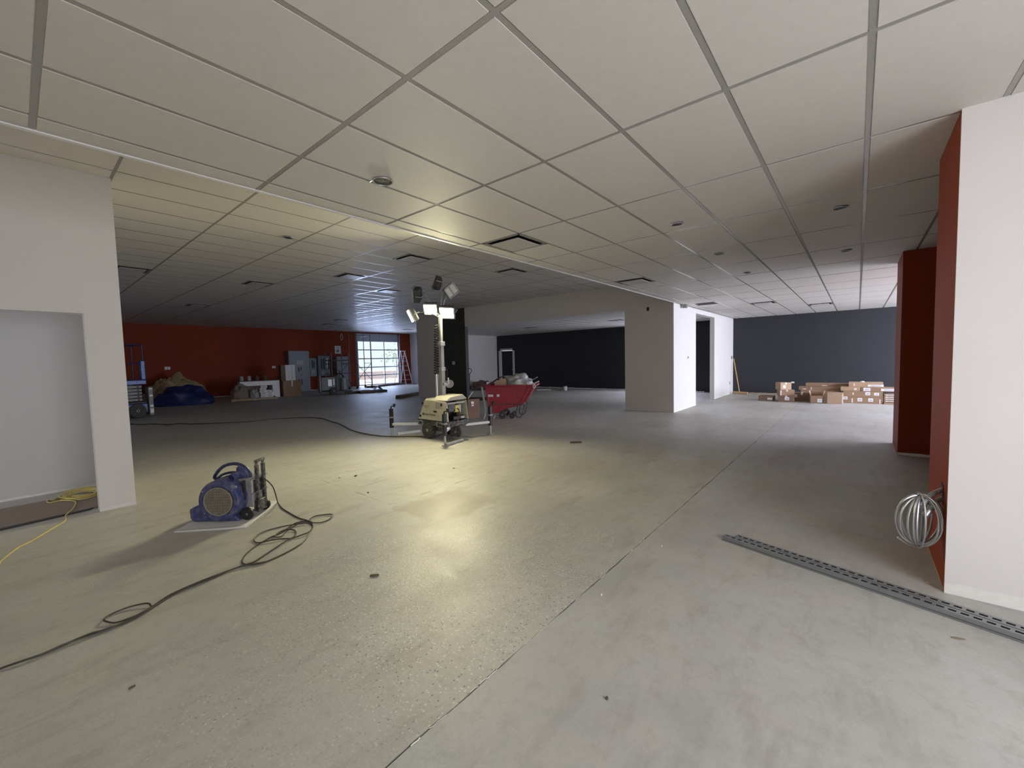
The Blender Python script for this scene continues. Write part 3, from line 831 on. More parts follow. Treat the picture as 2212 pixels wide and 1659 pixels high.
def flood_head(pos, nrm, roll, w, h, d, face, two=False):
    """flood lamp: housing behind the face, bezel, lens, yoke"""
    n = Vector(nrm).normalized(); z = Vector((0, 0, 1)) if abs(n.z) < .95 else Vector((1, 0, 0))
    x = z.cross(n).normalized(); y = n.cross(x)
    xr, yr = x * math.cos(roll) + y * math.sin(roll), y * math.cos(roll) - x * math.sin(roll)
    Rm = Matrix((xr, yr, n)).transposed()
    p = Vector(pos)
    hd = MB().box(p - n * (d / 2 + .008), (w * .92, h * .92, d), Rm)
    for k in range(5): hd.box(p - n * (d + .012) + xr * (w * .8 * (k / 4 - .5)), (.012, h * .8, .03), Rm)
    H = hd.build('lamp_head', 'lamp_body', tw, .012)
    bz = MB()
    for sx, sy, ww, hh in ((0, .5, w, .022), (0, -.5, w, .022), (.5, 0, .022, h), (-.5, 0, .022, h)):
        bz.box(p + xr * (sx * (w - .022)) + yr * (sy * (h - .022)), (ww, hh, .03), Rm)
    if two: bz.box(p, (.035, h, .03), Rm)
    bz.build('bezel', 'frame_grey', H)
    if two:
        for s in (-1, 1): MB().box(p + xr * (s * w * .25), (w * .36, h - .06, .012), Rm).build('lens', face, H)
    else: MB().box(p, (w - .044, h - .044, .012), Rm).build('lens', face, H)
    yk = MB()
    back = p - n * (d + .07)
    for s in (-1, 1): yk.bar(p + xr * (s * (w / 2 + .012)) - n * d * .5, back + xr * (s * (w / 2 + .012)), .014)
    yk.bar(back + xr * (w / 2 + .02), back - xr * (w / 2 + .02), .016)
    yk.build('yoke', 'frame_grey', H)
    return back
top = Vector((0, 0, 2.52))
nf = Vector((-.74, -.46, -.50))
heads = [(Vector((5.56, 6.771, 2.655)), nf, -.05, .31, .25, .10, 'lamp_on', False),
         (Vector((5.768, 6.513, 2.575)), nf, -.10, .33, .26, .10, 'lamp_on', False),
         (Vector((5.86, 6.45, 3.03)), Vector((-.25, -.85, -.15)), .72, .27, .25, .07, 'led_off', True),
         (Vector((5.66, 6.75, 3.22)), Vector((-.55, .6, .25)), .2, .22, .26, .12, 'led_off', False),
         (Vector((5.37, 7.05, 2.97)), Vector((-.6, .75, .1)), -.5, .24, .30, .12, 'led_off', False),
         (Vector((5.30, 7.09, 2.53)), Vector((-.80, .42, -.42)), 0.0, .30, .30, .08, 'lamp_side', False)]
mb = MB()
for (p, n_, roll, w, h, d, face, two) in heads:
    bk = flood_head(p - T0, n_, roll, w, h, d, face, two)
    mid = (top + bk) / 2 + Vector((0, 0, .04))
    mb.tube(spline([top - Vector((0, 0, .05)), mid, bk], 5), .014, 6)
mb.build('lamp_bracket', 'frame_grey', tw)
# the two lit lamps give off their own beam
for (p, n_, roll, w, h, d, face, two) in heads[:2]:
    q = p + Vector(n_).normalized() * .03
    l = area_light('flood_beam', q, q + Vector(n_), w - .05, h - .05, 50, (1.0, 0.93, 0.57))
    l.data.spread = math.radians(140)

# ================================================================== BLUE AIR BLOWER
sheet = MB().prism([(.889, 5.003), (1.355, 4.555), (1.878, 5.141), (1.43, 5.56)], 'z', 0, .014).build('foam_sheet', 'foam', None, .002)
tag(sheet, 'flat white sheet on the concrete under the blue air blower', 'sheet')
MB().prism([(.93, 5.0), (1.36, 4.60), (1.366, 4.607), (.936, 5.007)], 'z', .0142, .0148).build('fold_line', 'frame_grey', sheet)
bw = thing('air_blower', 'dusty blue carpet blower with round grille, wheels and raised black pull handle', 'blower', (1.30, 5.0, .014), 0.694)
# local: x away from the camera, y to the left, z up
def ring(cx, cy, cz, R, a0, a1, n):
    return [(cx + R * math.cos(a0 + (a1 - a0) * k / n), cz + R * math.sin(a0 + (a1 - a0) * k / n)) for k in range(n + 1)]
cy, cz, RR = -.035, .215, .212
# snail shell: drum plus outlet duct running to the left along the floor
prof = [(RR * .985, -.10), (RR, -.08), (RR, .10), (RR * .985, .13), (RR * .80, .15)]
MB().lathe([(.142, -.105), (.150, -.118)] + [(RR * .93, -.118)] + prof, (0, cy, cz), (1, 0, 0), 44).build('scroll_housing', 'blue_plastic', bw, .006)
MB().prism([(cy + .02, .004), (.235, .002), (.275, .02), (.285, .11), (.265, .145), (.17, .17), (.10, .28), (cy, .28)], 'x', -.095, .13).build('outlet_duct', 'blue_plastic', bw, .018, 3)
MB().b(-.07, .105, .282, .292, .03, .125).build('outlet_mouth', 'black', bw)
MB().prism([(-.22, .004), (-.19, .0), (.10, .0), (.10, .06), (-.14, .09)], 'x', -.09, .13).build('foot_base', 'blue_plastic', bw, .012)
gr = MB()
gr.torus((-.123, cy, cz), (1, 0, 0), .140, .007, 36, 6)
for k in range(21):
    yy = -.130 + .260 * k / 20
    hh = math.sqrt(max(0, .140 ** 2 - yy ** 2))
    gr.b(-.128, -.124, cy + yy - .0030, cy + yy + .0030, cz - hh, cz + hh)
gr.build('grille_bars', 'grille', bw)
gc = MB()
for k in range(9):
    zz = -.112 + .224 * k / 8
    hh = math.sqrt(max(0, .140 ** 2 - zz ** 2))
    gc.b(-.1235, -.1205, cy - hh, cy + hh, cz + zz - .0016, cz + zz + .0016)
gc.build('grille_hoops', 'grille', bw)
MB().cyl((-.112, cy, cz), (-.108, cy, cz), .144, n=36).build('intake_plate', 'black_dusty', bw)
MB().cyl((-.118, cy, cz), (-.10, cy, cz), .045, n=20).build('fan_hub', 'black_dusty', bw)
for k in range(12):
    a = 2 * PI * k / 12
    MB().box((-.1065, cy + .10 * math.cos(a), cz + .10 * math.sin(a)), (.003, .07, .012), (a + .5, 0, 0)).build('fan_blade', 'black_dusty', bw)
for a in (.6, 2.5, 3.8, 5.6): MB().cyl((-.122, cy + .185 * math.cos(a), cz + .185 * math.sin(a)), (-.115, cy + .185 * math.cos(a), cz + .185 * math.sin(a)), .008, n=8).build('screw', 'steel', bw)
# arched carry handle over the top
arch = [(.10, .135 - .03, .385), (.10, .145, .40), (.10, .115, .455), (.10, .05, .515), (.10, -.03, .542), (.10, -.11, .54), (.10, -.18, .505), (.10, -.225, .445), (.10, -.235, .40)]
MB().tube(spline(arch, 6), .017, 10).build('carry_handle', 'navy', bw)
MB().tube(spline([(.10, .11, .395), (.10, .06, .43), (.10, -.02, .452), (.10, -.09, .452)], 6), .013, 8).build('carry_handle_rib', 'navy', bw)
MB().prism([(-.10, .40), (-.10, .505), (-.13, .535), (-.20, .50), (-.235, .43), (-.235, .38)], 'x', .07, .14).build('handle_block', 'blue_plastic', bw, .015)
MB().cyl((-.02, -.115, .425), (.12, -.14, .455), .040, n=20).build('motor_cap', 'blue_plastic', bw, .006)
MB().cyl((-.022, -.1146, .4248), (-.019, -.1152, .4254), .030, n=18).build('cap_recess', 'navy', bw)
# grey side frame with switch box and telescopic pull handle
MB().b(.02, .25, -.300, -.14, .10, .40).build('motor_frame', 'frame_grey', bw, .015)
MB().b(.03, .24, -.306, -.30, .25, .38).build('frame_window', 'black_dusty', bw, .004)
MB().b(-.01, .26, -.315, -.30, .385, .405).b(-.01, .26, -.315, -.30, .235, .25).build('frame_rail', 'frame_grey', bw, .003)
MB().b(.165, .215, -.325, -.305, .27, .355).build('switch_box', 'black', bw, .004)
MB().bar((-.03, -.245, .20), (-.03, -.245, .40), .022).build('side_bar', 'black', bw, .003)
th = MB()
for x in (.055, .165):
    th.b(x - .017, x + .017, -.345, -.315, .045, .535)
th.build('handle_sleeve', 'black_dusty', bw, .004)
th = MB()
for x in (.055, .165): th.cyl((x, -.33, .42), (x, -.33, .575), .0135, n=12)
th.b(.038, .182, -.345, -.315, .565, .590)
th.build('pull_handle', 'black_dusty', bw, .003)
MB().b(.035, .185, -.345, -.29, .05, .17).build('axle_block', 'black_dusty', bw, .008)
MB().cyl((-.05, -.28, .062), (.24, -.28, .062), .010).build('axle', 'steel', bw)
for x in (-.055, .235): wheel(bw, (x, -.28, .062), (1, 0, 0), .062, .034, 'black', 'steel')
# power cord of the blower: drops to the floor, loops and runs off to the left
A = [(1.590, 4.80, .40), (1.623, 4.755, .385), (1.666, 4.70, .31), (1.70, 4.72, .20), (1.78, 4.90, .06)]
A += [(x, y, .007) for x, y in [(1.849, 5.089), (1.803, 4.858), (1.787, 4.631), (1.782, 4.383), (1.805, 4.252), (1.798, 4.127), (1.749, 4.008), (1.679, 3.912), (1.555, 3.759), (1.423, 3.676), (1.263, 3.625), (1.17, 3.624), (1.102, 3.667), (1.079, 3.733), (1.093, 3.8), (1.151, 3.903), (1.26, 4.007), (1.399, 4.094), (1.524, 4.139), (1.63, 4.224), (1.708, 4.268), (1.791, 4.24)]]
A2 = [(1.795, 4.13), (1.651, 4.233), (1.512, 4.295), (1.393, 4.266), (1.309, 4.184), (1.286, 4.106), (1.314, 4.039), (1.401, 3.997), (1.465, 3.967), (1.52, 3.914), (1.606, 3.895), (1.684, 3.923), (1.768, 4.037), (1.811, 4.205), (1.895, 4.27), (1.981, 4.256), (2.027, 4.194), (2.006, 4.118), (1.937, 4.071), (1.854, 4.068), (1.777, 4.129)]
A3 = [(1.704, 4.198), (1.583, 4.146), (1.486, 4.041), (1.437, 4.043), (1.452, 4.103), (1.508, 4.16), (1.562, 4.156), (1.609, 4.092), (1.602, 4.016), (1.546, 3.928), (1.424, 3.861), (1.242, 3.755), (1.14, 3.688), (1.086, 3.676), (0.98, 3.689), (0.881, 3.667), (0.764, 3.637), (0.654, 3.627), (0.579, 3.598), (0.49, 3.527), (0.427, 3.482), (0.35, 3.46), (0.257, 3.459), (0.191, 3.467), (0.102, 3.464), (0.005, 3.449), (-0.07, 3.442), (-0.141, 3.454), (-0.25, 3.449), (-0.6, 3.42)]
def undul(L, z0, amp, seed): return [(x, y, z0 + amp * (0.5 + 0.5 * math.sin(seed + k * 1.9))) for k, (x, y) in enumerate(L)]
A += undul(A2, .008, .010, 1) + undul(A3, .007, .008, 2)
c = MB().tube(spline(A, 6), .0058, 8).build('power_cord', 'cord_dark', None)
tag(c, 'thin dark power cord looping across the floor from the blue blower', 'cord')
E2 = [(-.6, 3.445), (-0.2, 3.462), (0.0, 3.436), (0.10, 3.452), (0.257, 3.449), (0.36, 3.468), (0.44, 3.50), (0.481, 3.531), (0.487, 3.57), (0.472, 3.609), (0.4, 3.654), (0.315, 3.654), (0.271, 3.605), (0.272, 3.562), (0.308, 3.507), (0.363, 3.486), (0.428, 3.489), (0.50, 3.55), (0.60, 3.625), (0.76, 3.655), (0.90, 3.68), (1.00, 3.69), (1.09, 3.655), (1.20, 3.60)]
c = MB().tube(spline(undul(E2, .009, .008, 3), 6), .0052, 8).build('extension_cord', 'cord_dark', None)
tag(c, 'second dark cord lying beside the blower cord with a small open loop', 'cord')

# ================================================================== LEFT OPENING: floor board and yellow cord
b_ = MB().prism([(-1.1, 6.46), (.505, 6.66), (.66, 6.70), (.66, 7.50), (-1.1, 7.50)], 'z', 0, .018).build('floor_board', 'hardboard', None, .002)
tag(b_, 'brown board lying on the floor inside the left doorway opening', 'board')
b_ = MB().prism([(-1.1, 6.40), (.45, 6.615), (.49, 6.66), (-1.1, 6.46)], 'z', 0, .016).build('rubber_strip', 'black', None, .002)
tag(b_, 'black edging strip along the front of the brown board', 'strip')
Yc = [(-0.40, 5.05, .006), (-0.187, 5.35, .006), (-0.168, 5.436, .006), (-0.122, 5.592, .006), (-0.066, 5.752, .006), (0.002, 5.843, .006), (0.067, 5.976, .006), (0.161, 6.168, .006), (0.249, 6.342, .008), (0.265, 6.507, .028), (0.332, 6.752, .026), (0.374, 7.065, .026), (0.333, 7.201, .027), (0.253, 7.30, .027), (0.186, 7.287, .026), (0.16, 7.362, .026), (0.173, 7.48, .026)]
rr = random.Random(11)
for k in range(9):
    a0 = PI
    cx0, cy0 = .47 + rr.uniform(-.03, .03), 7.42 + rr.uniform(-.06, .06)
    ra, rb = .20 + rr.uniform(-.09, .06), .20 + rr.uniform(-.13, .12)
    for q in range(10):
        a = a0 - 2 * PI * q / 10
        px = min(.655, cx0 + ra * math.cos(a)); py = min(7.93, cy0 + rb * math.sin(a) + rr.uniform(-.02, .02))
        Yc.append((px, py, .026 + .0035 * k * (.6 + .4 * rr.random())))
c = MB().tube(spline(Yc, 5), .0058, 6).build('extension_cord', 'cord_yellow', None)
tag(c, 'yellow extension cord piled in the left doorway and trailing toward the camera', 'cord')

# ================================================================== SLOTTED CHANNELS (front right)
def strut_channel(label, p0, p1, w, h):
    p0 = Vector((*p0, 0)); p1 = Vector((*p1, 0)); L = (p1 - p0).length
    t = thing('slotted_channel', label, 'channel', p0, math.atan2((p1 - p0).y, (p1 - p0).x), 'slotted steel channels')
    s = MB()
    s.b(0, L, -w / 2, -w / 2 + .003, 0, h).b(0, L, w / 2 - .003, w / 2, 0, h)
    s.b(0, L, -w / 2 - .004, -w / 2 + .012, 0, .003).b(0, L, w / 2 - .012, w / 2 + .004, 0, .003)
    s.build('side_wall', 'strut', t, smooth=False)
    web = MB(); sl, sw, pitch = .034, .022, .0508
    web.b(0, L, -w / 2 + .003, -sw / 2, h - .003, h).b(0, L, sw / 2, w / 2 - .003, h - .003, h)
    x = 0.0; n = int(L / pitch)
    for k in range(n + 1):
        a = k * pitch - (pitch - sl) / 2; c = a + (pitch - sl)
        web.b(max(0, a), min(L, c), -sw / 2, sw / 2, h - .003, h)
    web.build('slotted_web', 'strut', t, smooth=False)
    MB().b(.002, L - .002, -w / 2 + .004, w / 2 - .004, .001, .004).build('slot_shade_sheet', 'black', t, smooth=False)  # black sheet stands for the shade seen through the slots
    MB().b(0, L, -w / 2 - .0015, -w / 2, h * .30, h * .36).build('side_crease', 'ink', t, smooth=False)
    return t
strut_channel('front slotted steel channel on the floor, longer one starting farther left', (3.795, .845), (3.08, -1.86), .060, .041)
strut_channel('rear slotted steel channel on the floor, tight behind the longer one', (3.845, .765), (3.155, -1.85), .060, .041)

# ================================================================== CABLE COIL on the orange return
t = thing('cable_coil', 'coil of shiny metal-clad cable hanging out of the orange wall end', 'cable', (3.863, -.345, .425))
rr = random.Random(5)
for k, a in enumerate((-1.30, -1.02, -.62, -.52, -.42, .05, .38, .66, .80, 1.2)):
    ux = Vector((math.cos(a) * .64, -math.cos(a) * .77, 0)) + Vector((math.sin(a) * .77, math.sin(a) * .64, 0)) * .75
    rx = .128 + rr.uniform(-.016, .012); rz = .172 + rr.uniform(-.012, .008)
    pts = []
    for q in range(30):
        an = 2 * PI * q / 30
        p = ux * (rx * math.cos(an)) + Vector((0, 0, rz * math.sin(an)))
        if p.y - .345 < -.452: p.y = -.452 + .345
        pts.append(p)
    MB().tube(pts, .0058 if k % 2 else .0068, 7, True).build('cable_loop', 'steel' if k < 7 else 'galv', t)
MB().tube(spline([(0, 0, -.172), (-.02, .015, -.178), (-.07, .06, -.160), (-.125, .115, -.105)], 6), .0055, 7).build('loose_end', 'steel', t)
for p in ((.0, .0, -.170), (-.005, .01, .168)): MB().torus(p, (.64, -.77, 0), .022, .004, 14, 6).build('wire_tie', 'galv', t)
MB().tube(spline([(-.04, .03, .19), (.02, -.01, .15), (.08, -.06, .08), (.10, -.09, .05)], 5), .003, 5).build('wire_tie', 'black', t)
t = thing('conduit_stub', 'pair of short ribbed conduit ends poking from the orange wall above the coil', 'conduit', (3.95, -.46, .62))
def flex(pts, r, par, m='galv'):
    P = spline(pts, 8)
    mb = MB().tube(P, r, 10)
    for i in range(1, len(P) - 1, 1):
        d = P[i + 1] - P[i - 1]
        mb.torus(P[i], d, r, r * .16, 12, 4)
    return mb.build('flexible_conduit', m, par)
flex([(.02, -.02, .02), (-.05, .05, -.01), (-.11, .10, -.06)], .015, t)
flex([(.02, -.02, -.04), (-.05, .045, -.07), (-.10, .075, -.12)], .015, t)
MB().cyl((-.11, .10, -.06), (-.135, .118, -.085), .019, n=12).build('connector', 'steel', t)
MB().cyl((-.10, .075, -.12), (-.125, .095, -.150), .019, n=12).build('connector', 'steel', t)
MB().b(-.02, .06, -.002, .004, -.09, .05).build('wall_hole', 'black', t)

# ================================================================== RED TILT CART
ct = thing('tilt_cart', 'red plastic tilt cart on black frame heaped with rubbish behind the light tower', 'cart', (8.36, 7.87, 0), -PI / 3)
# local: x to the right along the cart, y away from the camera
def tub(y0, y1, inset, z_top):
    return [(.0 + inset, z_top)]
outer = [(.02, .90), (.10, .40), (.13, .17), (.34, .155), (.62, .29), (1.02, .37), (1.20, .62), (1.36, .86), (1.36, .90)]
mb = MB()
# side walls, floor and ends as a shell
for y in (-.35, .33): mb.prism(outer, 'y', y, y + .02)
for i in range(len(outer) - 2):
    (x0, z0), (x1, z1) = outer[i], outer[i + 1]
    d = Vector((x1 - x0, z1 - z0)).normalized(); nrm = Vector((-d.y, d.x)) * .018
    mb.prism([(x0, z0), (x1, z1), (x1 + nrm.x, z1 + nrm.y), (x0 + nrm.x, z0 + nrm.y)], 'y', -.35, .35)
mb.build('tub', 'red_plastic', ct, .006)
mb = MB()
mb.b(-.03, 1.42, -.39, -.345, .87, .915).b(-.03, 1.42, .345, .39, .87, .915).b(-.03, .03, -.39, .39, .87, .915).b(1.35, 1.42, -.39, .39, .87, .915)
mb.build('rim', 'red_plastic', ct, .012)
MB().b(.08, 1.06, -.362, -.35, .385, .41).build('frame_rail', 'black_dusty', ct, .003)
MB().b(.08, 1.06, .35, .362, .385, .41).build('frame_rail', 'black_dusty', ct, .003)
for k, x in enumerate((.98, 1.10)): MB().bar((x, -.356, .44), (x + .24, -.356, .86), .012, .035).build('rib', 'red_plastic', ct, .004)
MB().bar((.05, -.36, .88), (.13, -.36, .22), .02, .045).build('rib', 'red_plastic', ct, .006)
MB().b(.09, .24, -.354, -.349, .60, .66).build('side_label', 'paper', ct)
MB().b(.34, .41, -.354, -.349, .60, .665).build('side_label', 'paper', ct)
text_obj('lettering', 'WARNING', .026, (.10, -.355, .622), (PI / 2, 0, 0), 'ink_grey', ct)
for y in (-.30, .30):
    MB().tube(spline([(.90, y, .37), (.84, y, .12), (.90, y, .03)], 5), .016, 8).build('frame_leg', 'black_dusty', ct)
    MB().tube(spline([(1.08, y, .38), (1.00, y, .10), (.92, y, .02)], 5), .014, 8).build('frame_leg', 'black_dusty', ct)
    wheel(ct, (.47, y, .105), (0, 1, 0), .105, .05)
    wheel(ct, (.72, y * .75, .075), (0, 1, 0), .075, .04)
MB().cyl((.47, -.31, .105), (.47, .31, .105), .015).build('axle', 'steel', ct)
def place(parent_loc, rotz, p):
    c, s_ = math.cos(rotz), math.sin(rotz)
    return (parent_loc[0] + p[0] * c - p[1] * s_, parent_loc[1] + p[0] * s_ + p[1] * c, p[2])
CL = (8.36, 7.87)
def incart(p): return place(CL, -PI / 3, p)
o = MB().blob((0, 0, 0), (.66, .33, .10), 3, .15, 2.0).build('rubble_fill', 'card_dark', None, loc=incart((.68, 0, .83))); o.rotation_euler.z = -PI / 3
tag(o, 'brown layer of crumpled waste filling the red tilt cart', 'rubbish')
def sheet_curve(pts, width, thick, seed=0):
    P = spline(pts, 6); n = len(P); vs_ = []; fs_ = []
    for i, p in enumerate(P):
        for q, yy in enumerate((-width / 2, -width / 6, width / 6, width / 2)):
            j = noise.noise(Vector((i * .4, q * .8, seed))) * .018
            vs_ += [(p.x, p.y + yy, p.z + j), (p.x, p.y + yy, p.z + j - thick)]
    for i in range(n - 1):
        for q in range(3):
            a = (i * 4 + q) * 2; b_ = a + 2; c = a + 8; d = c + 2
            fs_ += [(a, b_, d, c), (a + 1, c + 1, d + 1, b_ + 1)]
    for i in range(n - 1):
        for q in (0, 3):
            a = (i * 4 + q) * 2; c = a + 8
            fs_.append((a, c, c + 1, a + 1))
    for i in (0, n - 1):
        for q in range(3):
            a = (i * 4 + q) * 2
            fs_.append((a, a + 1, a + 3, a + 2))
    return MB().add(vs_, fs_)
o = sheet_curve([(.06, 0, .93), (.24, 0, 1.03), (.44, 0, 1.14), (.56, 0, 1.11), (.61, 0, .93)], .50, .006, 1).build('cardboard_sheet', 'card_dark', None, loc=(*CL, 0)); o.rotation_euler.z = -PI / 3
tag(o, 'dark bent cardboard arching over the left half of the red tilt cart', 'cardboard')
o = MB().prism([(.24, .86), (.30, .99), (.42, 1.06), (.55, 1.09), (.60, 1.02), (.60, .86)], 'y', -.28, -.265).build('cardboard_sheet', 'card_light', None, loc=(*CL, 0)); o.rotation_euler.z = -PI / 3
tag(o, 'lighter brown cardboard flap standing at the front of the red tilt cart', 'cardboard')
o = MB().blob((0, 0, 0), (.40, .29, .30), 6, .28, 2.4, 40, 20, True, .14).build('rubbish_bag', 'bag', None, loc=incart((.90, -.02, .885))); o.rotation_euler.z = -PI / 3
tag(o, 'crumpled grey plastic rubbish bag on top of the red tilt cart', 'bag')
o = MB().prism([(.58, .86), (.66, .89), (1.22, .90), (1.22, .86)], 'y', -.34, -.30).build('cardboard_strip', 'card_dark', None, loc=(*CL, 0)); o.rotation_euler.z = -PI / 3
tag(o, 'dark cardboard strip along the rim under the grey bag', 'cardboard')
o = MB().cyl((1.27, -.33, .905), (1.48, -.40, 1.0), .017).build('pipe_offcut', 'white_plastic', None, loc=(*CL, 0)); o.rotation_euler.z = -PI / 3
tag(o, 'white pipe offcut sticking out at the right end of the red tilt cart', 'pipe')
o = MB().bar((1.12, -.12, .94), (1.42, -.15, 1.10), .045, .02).build('board_offcut', 'frame_grey', None, loc=(*CL, 0)); o.rotation_euler.z = -PI / 3
tag(o, 'grey board offcut poking up behind the white pipe in the cart', 'board')
o = MB().tube(spline([(1.36, -.41, .93), (1.39, -.43, .88), (1.36, -.425, .83), (1.33, -.415, .87), (1.36, -.41, .93)], 6), .012, 6).build('plastic_loop', 'white_plastic', None, loc=(*CL, 0)); o.rotation_euler.z = -PI / 3
tag(o, 'small white plastic loop hanging off the right rim of the cart', 'loop')
# sheet of wrapped plastic hanging at the left end, rubbish under the cart
o = MB().prism([(-.075, .86), (-.035, .88), (.055, .30), (.03, .10), (-.005, .12), (.0, .3)], 'y', -.40, -.385).build('plastic_wrap', 'bag', None, loc=(*CL, 0)); o.rotation_euler.z = -PI / 3
tag(o, 'pale plastic strip hanging down the left corner of the red tilt cart', 'plastic')
for k, (p, q, lb) in enumerate([((.24, -.36, .01), (.29, -.36, .10), 'white scrap leaning under the left of the red tilt cart'), ((-.02, -.42, .01), (.04, -.42, .14), 'bright scrap strip below the hanging plastic at the cart')]):
    o = MB().bar(p, q, .03, .012).build('scrap_strip', 'scrap_white', None, loc=(*CL, 0)); o.rotation_euler.z = -PI / 3
    tag(o, lb, 'scrap')

# ================================================================== BACK ROOM: pallet jack, bundle, cup
t = thing('pallet_jack', 'black pallet jack handle standing before the pale back room wall', 'pallet jack', (15.62, 16.02, 0), -.95)
MB().tube([(0, 0, .20), (.02, 0, .55), (.03, 0, .88)], .022, 8).build('handle_bar', 'black', t)
MB().tube(spline([(.03, 0, .86), (-.10, 0, .98), (-.11, 0, 1.12), (.0, 0, 1.17), (.12, 0, 1.13), (.13, 0, 1.0), (.03, 0, .86)], 5), .018, 8).build('handle_grip', 'black', t)
MB().b(-.10, .10, -.10, .10, .08, .26).build('pump', 'black', t, .02)
wheel(t, (0, 0, .09), (0, 1, 0), .09, .12)
for y in (-.18, .18): MB().b(.10, 1.15, y - .07, y + .07, .06, .11).build('fork', 'black_dusty', t, .01)
def pallet(label, loc, rotz, L, W, mat_='wood', group=None):
    t = thing('pallet', label, 'pallet', loc, rotz, group)
    for k in range(7):
        x = -L / 2 + (k + .5) * L / 7
        MB().b(x - L / 14 * .8, x + L / 14 * .8, -W / 2, W / 2, .105, .122).build('deck_board', mat_, t)
    for y in (-W / 2 + .02, 0, W / 2 - .02): MB().b(-L / 2, L / 2, y - .02, y + .02, .018, .105).build('stringer', mat_, t)
    for x in (-L / 2 + .06, 0, L / 2 - .06): MB().b(x - .05, x + .05, -W / 2, W / 2, 0, .018).build('bottom_board', mat_, t)
    return t
pallet('pallet with a low brown load left of the red tilt cart', (16.55, 15.85, 0), -.85, 1.3, .9)
o = MB().blob((0, 0, 0), (.62, .42, .36), 9, .25, 3.0, 26, 10, True, .1).build('tile_bundle', 'maroon', None, loc=(16.5, 15.85, .122)); o.rotation_euler.z = -.85
tag(o, 'low reddish brown bundle on the pallet before the pale wall', 'bundle')
o = MB().b(-.10, .10, -.004, .004, 0, .12).build('white_carton', 'paper', None, loc=(16.35, 15.30, .30)); o.rotation_euler.z = -.85
tag(o, 'white paper slip on the front of the reddish brown bundle', 'paper')
t = thing('bucket', 'small white tub on the dark back room floor by the charcoal wall', 'bucket', (17.5, 11.15, 0))
MB().lathe([(.085, 0), (.10, .19), (.105, .20)], (0, 0, 0), (0, 0, 1), 18).build('tub', 'white_plastic', t)
MB().lathe([(.108, .19), (.108, .21), (.03, .215)], (0, 0, 0), (0, 0, 1), 18).build('lid', 'frame_grey', t)
o = MB().prism([(17.05, 12.55), (17.5, 12.0), (17.55, 12.05), (17.1, 12.6)], 'z', 0, .03).build('trim_offcut', 'scrap_white', None)
tag(o, 'thin pale offcut lying on the back room floor left of the white tub', 'offcut')
o = MB().bar((11.55, 12.10, .06), (12.0, 11.3, .06), .12).build('dark_block', 'wood_dark', None)
tag(o, 'low dark timber on the floor at the right foot of the charcoal pier', 'timber')

# ================================================================== CARTONS by the charcoal wall (far right)
def carton(label, x, y, z, d, w, h, rot=0, mat_='card', patches=(), flaps=False, tape=True):
    """d: depth along x, w: width along y, front face looks to -x"""
    t = thing('carton', label, 'carton', (x, y, z), rot, 'cartons by the charcoal wall')
    if flaps:
        s = MB(); k = .006
        s.b(-d / 2, d / 2, -w / 2, w / 2, 0, k).b(-d / 2, -d / 2 + k, -w / 2, w / 2, 0, h).b(d / 2 - k, d / 2, -w / 2, w / 2, 0, h).b(-d / 2, d / 2, -w / 2, -w / 2 + k, 0, h).b(-d / 2, d / 2, w / 2 - k, w / 2, 0, h)
        s.build('body', mat_, t, smooth=False)
        MB().box((0, -w / 2 - .02, h + .07), (d, .006, .16), (.25, 0, 0)).build('flap', 'card_light', t)
        MB().box((0, w / 2 + .02, h + .07), (d, .006, .16), (-.25, 0, 0)).build('flap', 'card_light', t)
        MB().box((d / 2 + .03, 0, h + .07), (.006, w * .9, .16), (0, .3, 0)).build('flap', mat_, t)
    else:
        MB().b(-d / 2, d / 2, -w / 2, w / 2, 0, h).build('body', mat_, t, .004, 1)
        if tape: MB().b(-d / 2 - .001, d / 2 + .001, -.025, .025, h * .75, h + .0012).build('tape', 'tape', t, smooth=False)
        MB().b(-d / 2 - .0012, -d / 2, -w / 2 + .004, w / 2 - .004, h * .985, h * .995).build('seam', 'card_dark', t, smooth=False)
    for (face, u, v, pw, ph, m) in patches:
        if face == 'f': q = MB().b(-d / 2 - .003, -d / 2 + .001, u - pw / 2, u + pw / 2, v - ph / 2, v + ph / 2)
        else: q = MB().b(u - pw / 2, u + pw / 2, -w / 2 - .003, -w / 2 + .001, v - ph / 2, v + ph / 2)
        q.build('label_sheet', m, t, smooth=False)
        if face == 'f' and m == 'paper' and pw > .08:
            for r in range(2): MB().b(-d / 2 - .0042, -d / 2 - .003, u - pw * .36, u + pw * .30, v - ph * .25 + r * ph * .3, v - ph * .12 + r * ph * .3).build('print_line', 'ink_blue', t, smooth=False)
    return t
W_ = 'paper'
carton('carton on top of the left stack of three, turned to show two sides', 16.2, 1.86, .385, .30, .34, .235, .62, 'card_light', [('f', .05, .10, .08, .10, W_), ('s', .07, .11, .09, .11, W_), ('s', -.06, .06, .08, .08, 'tape')])
carton('middle carton of the left stack of three, bulging with a torn corner', 16.15, 1.79, .20, .34, .42, .185, .35, 'card', [('s', .05, .09, .14, .14, 'card_light'), ('f', .17, .09, .03, .16, 'tape')])
carton('bottom carton of the left stack of three, white label on its front', 16.1, 1.76, 0, .36, .44, .20, .08, 'card_dark', [('f', -.02, .11, .12, .10, W_)])
carton('flat cardboard pack lying left of the stack of three cartons', 16.25, 2.33, 0, .5, .42, .16, .0, 'card_dark', [('f', -.12, .08, .14, .07, 'tape')], tape=False)
carton('dark carton sunk in shade between the left stack and the open box', 16.42, 1.36, 0, .3, .42, .29, 0, 'card_dark', [('f', .16, .18, .07, .10, 'tape')])
carton('long low carton behind, on the upper row of the long pile', 17.15, .76, .455, .35, 1.12, .105, 0, 'card', [('f', .05, .03, .14, .03, 'tape')], tape=False)
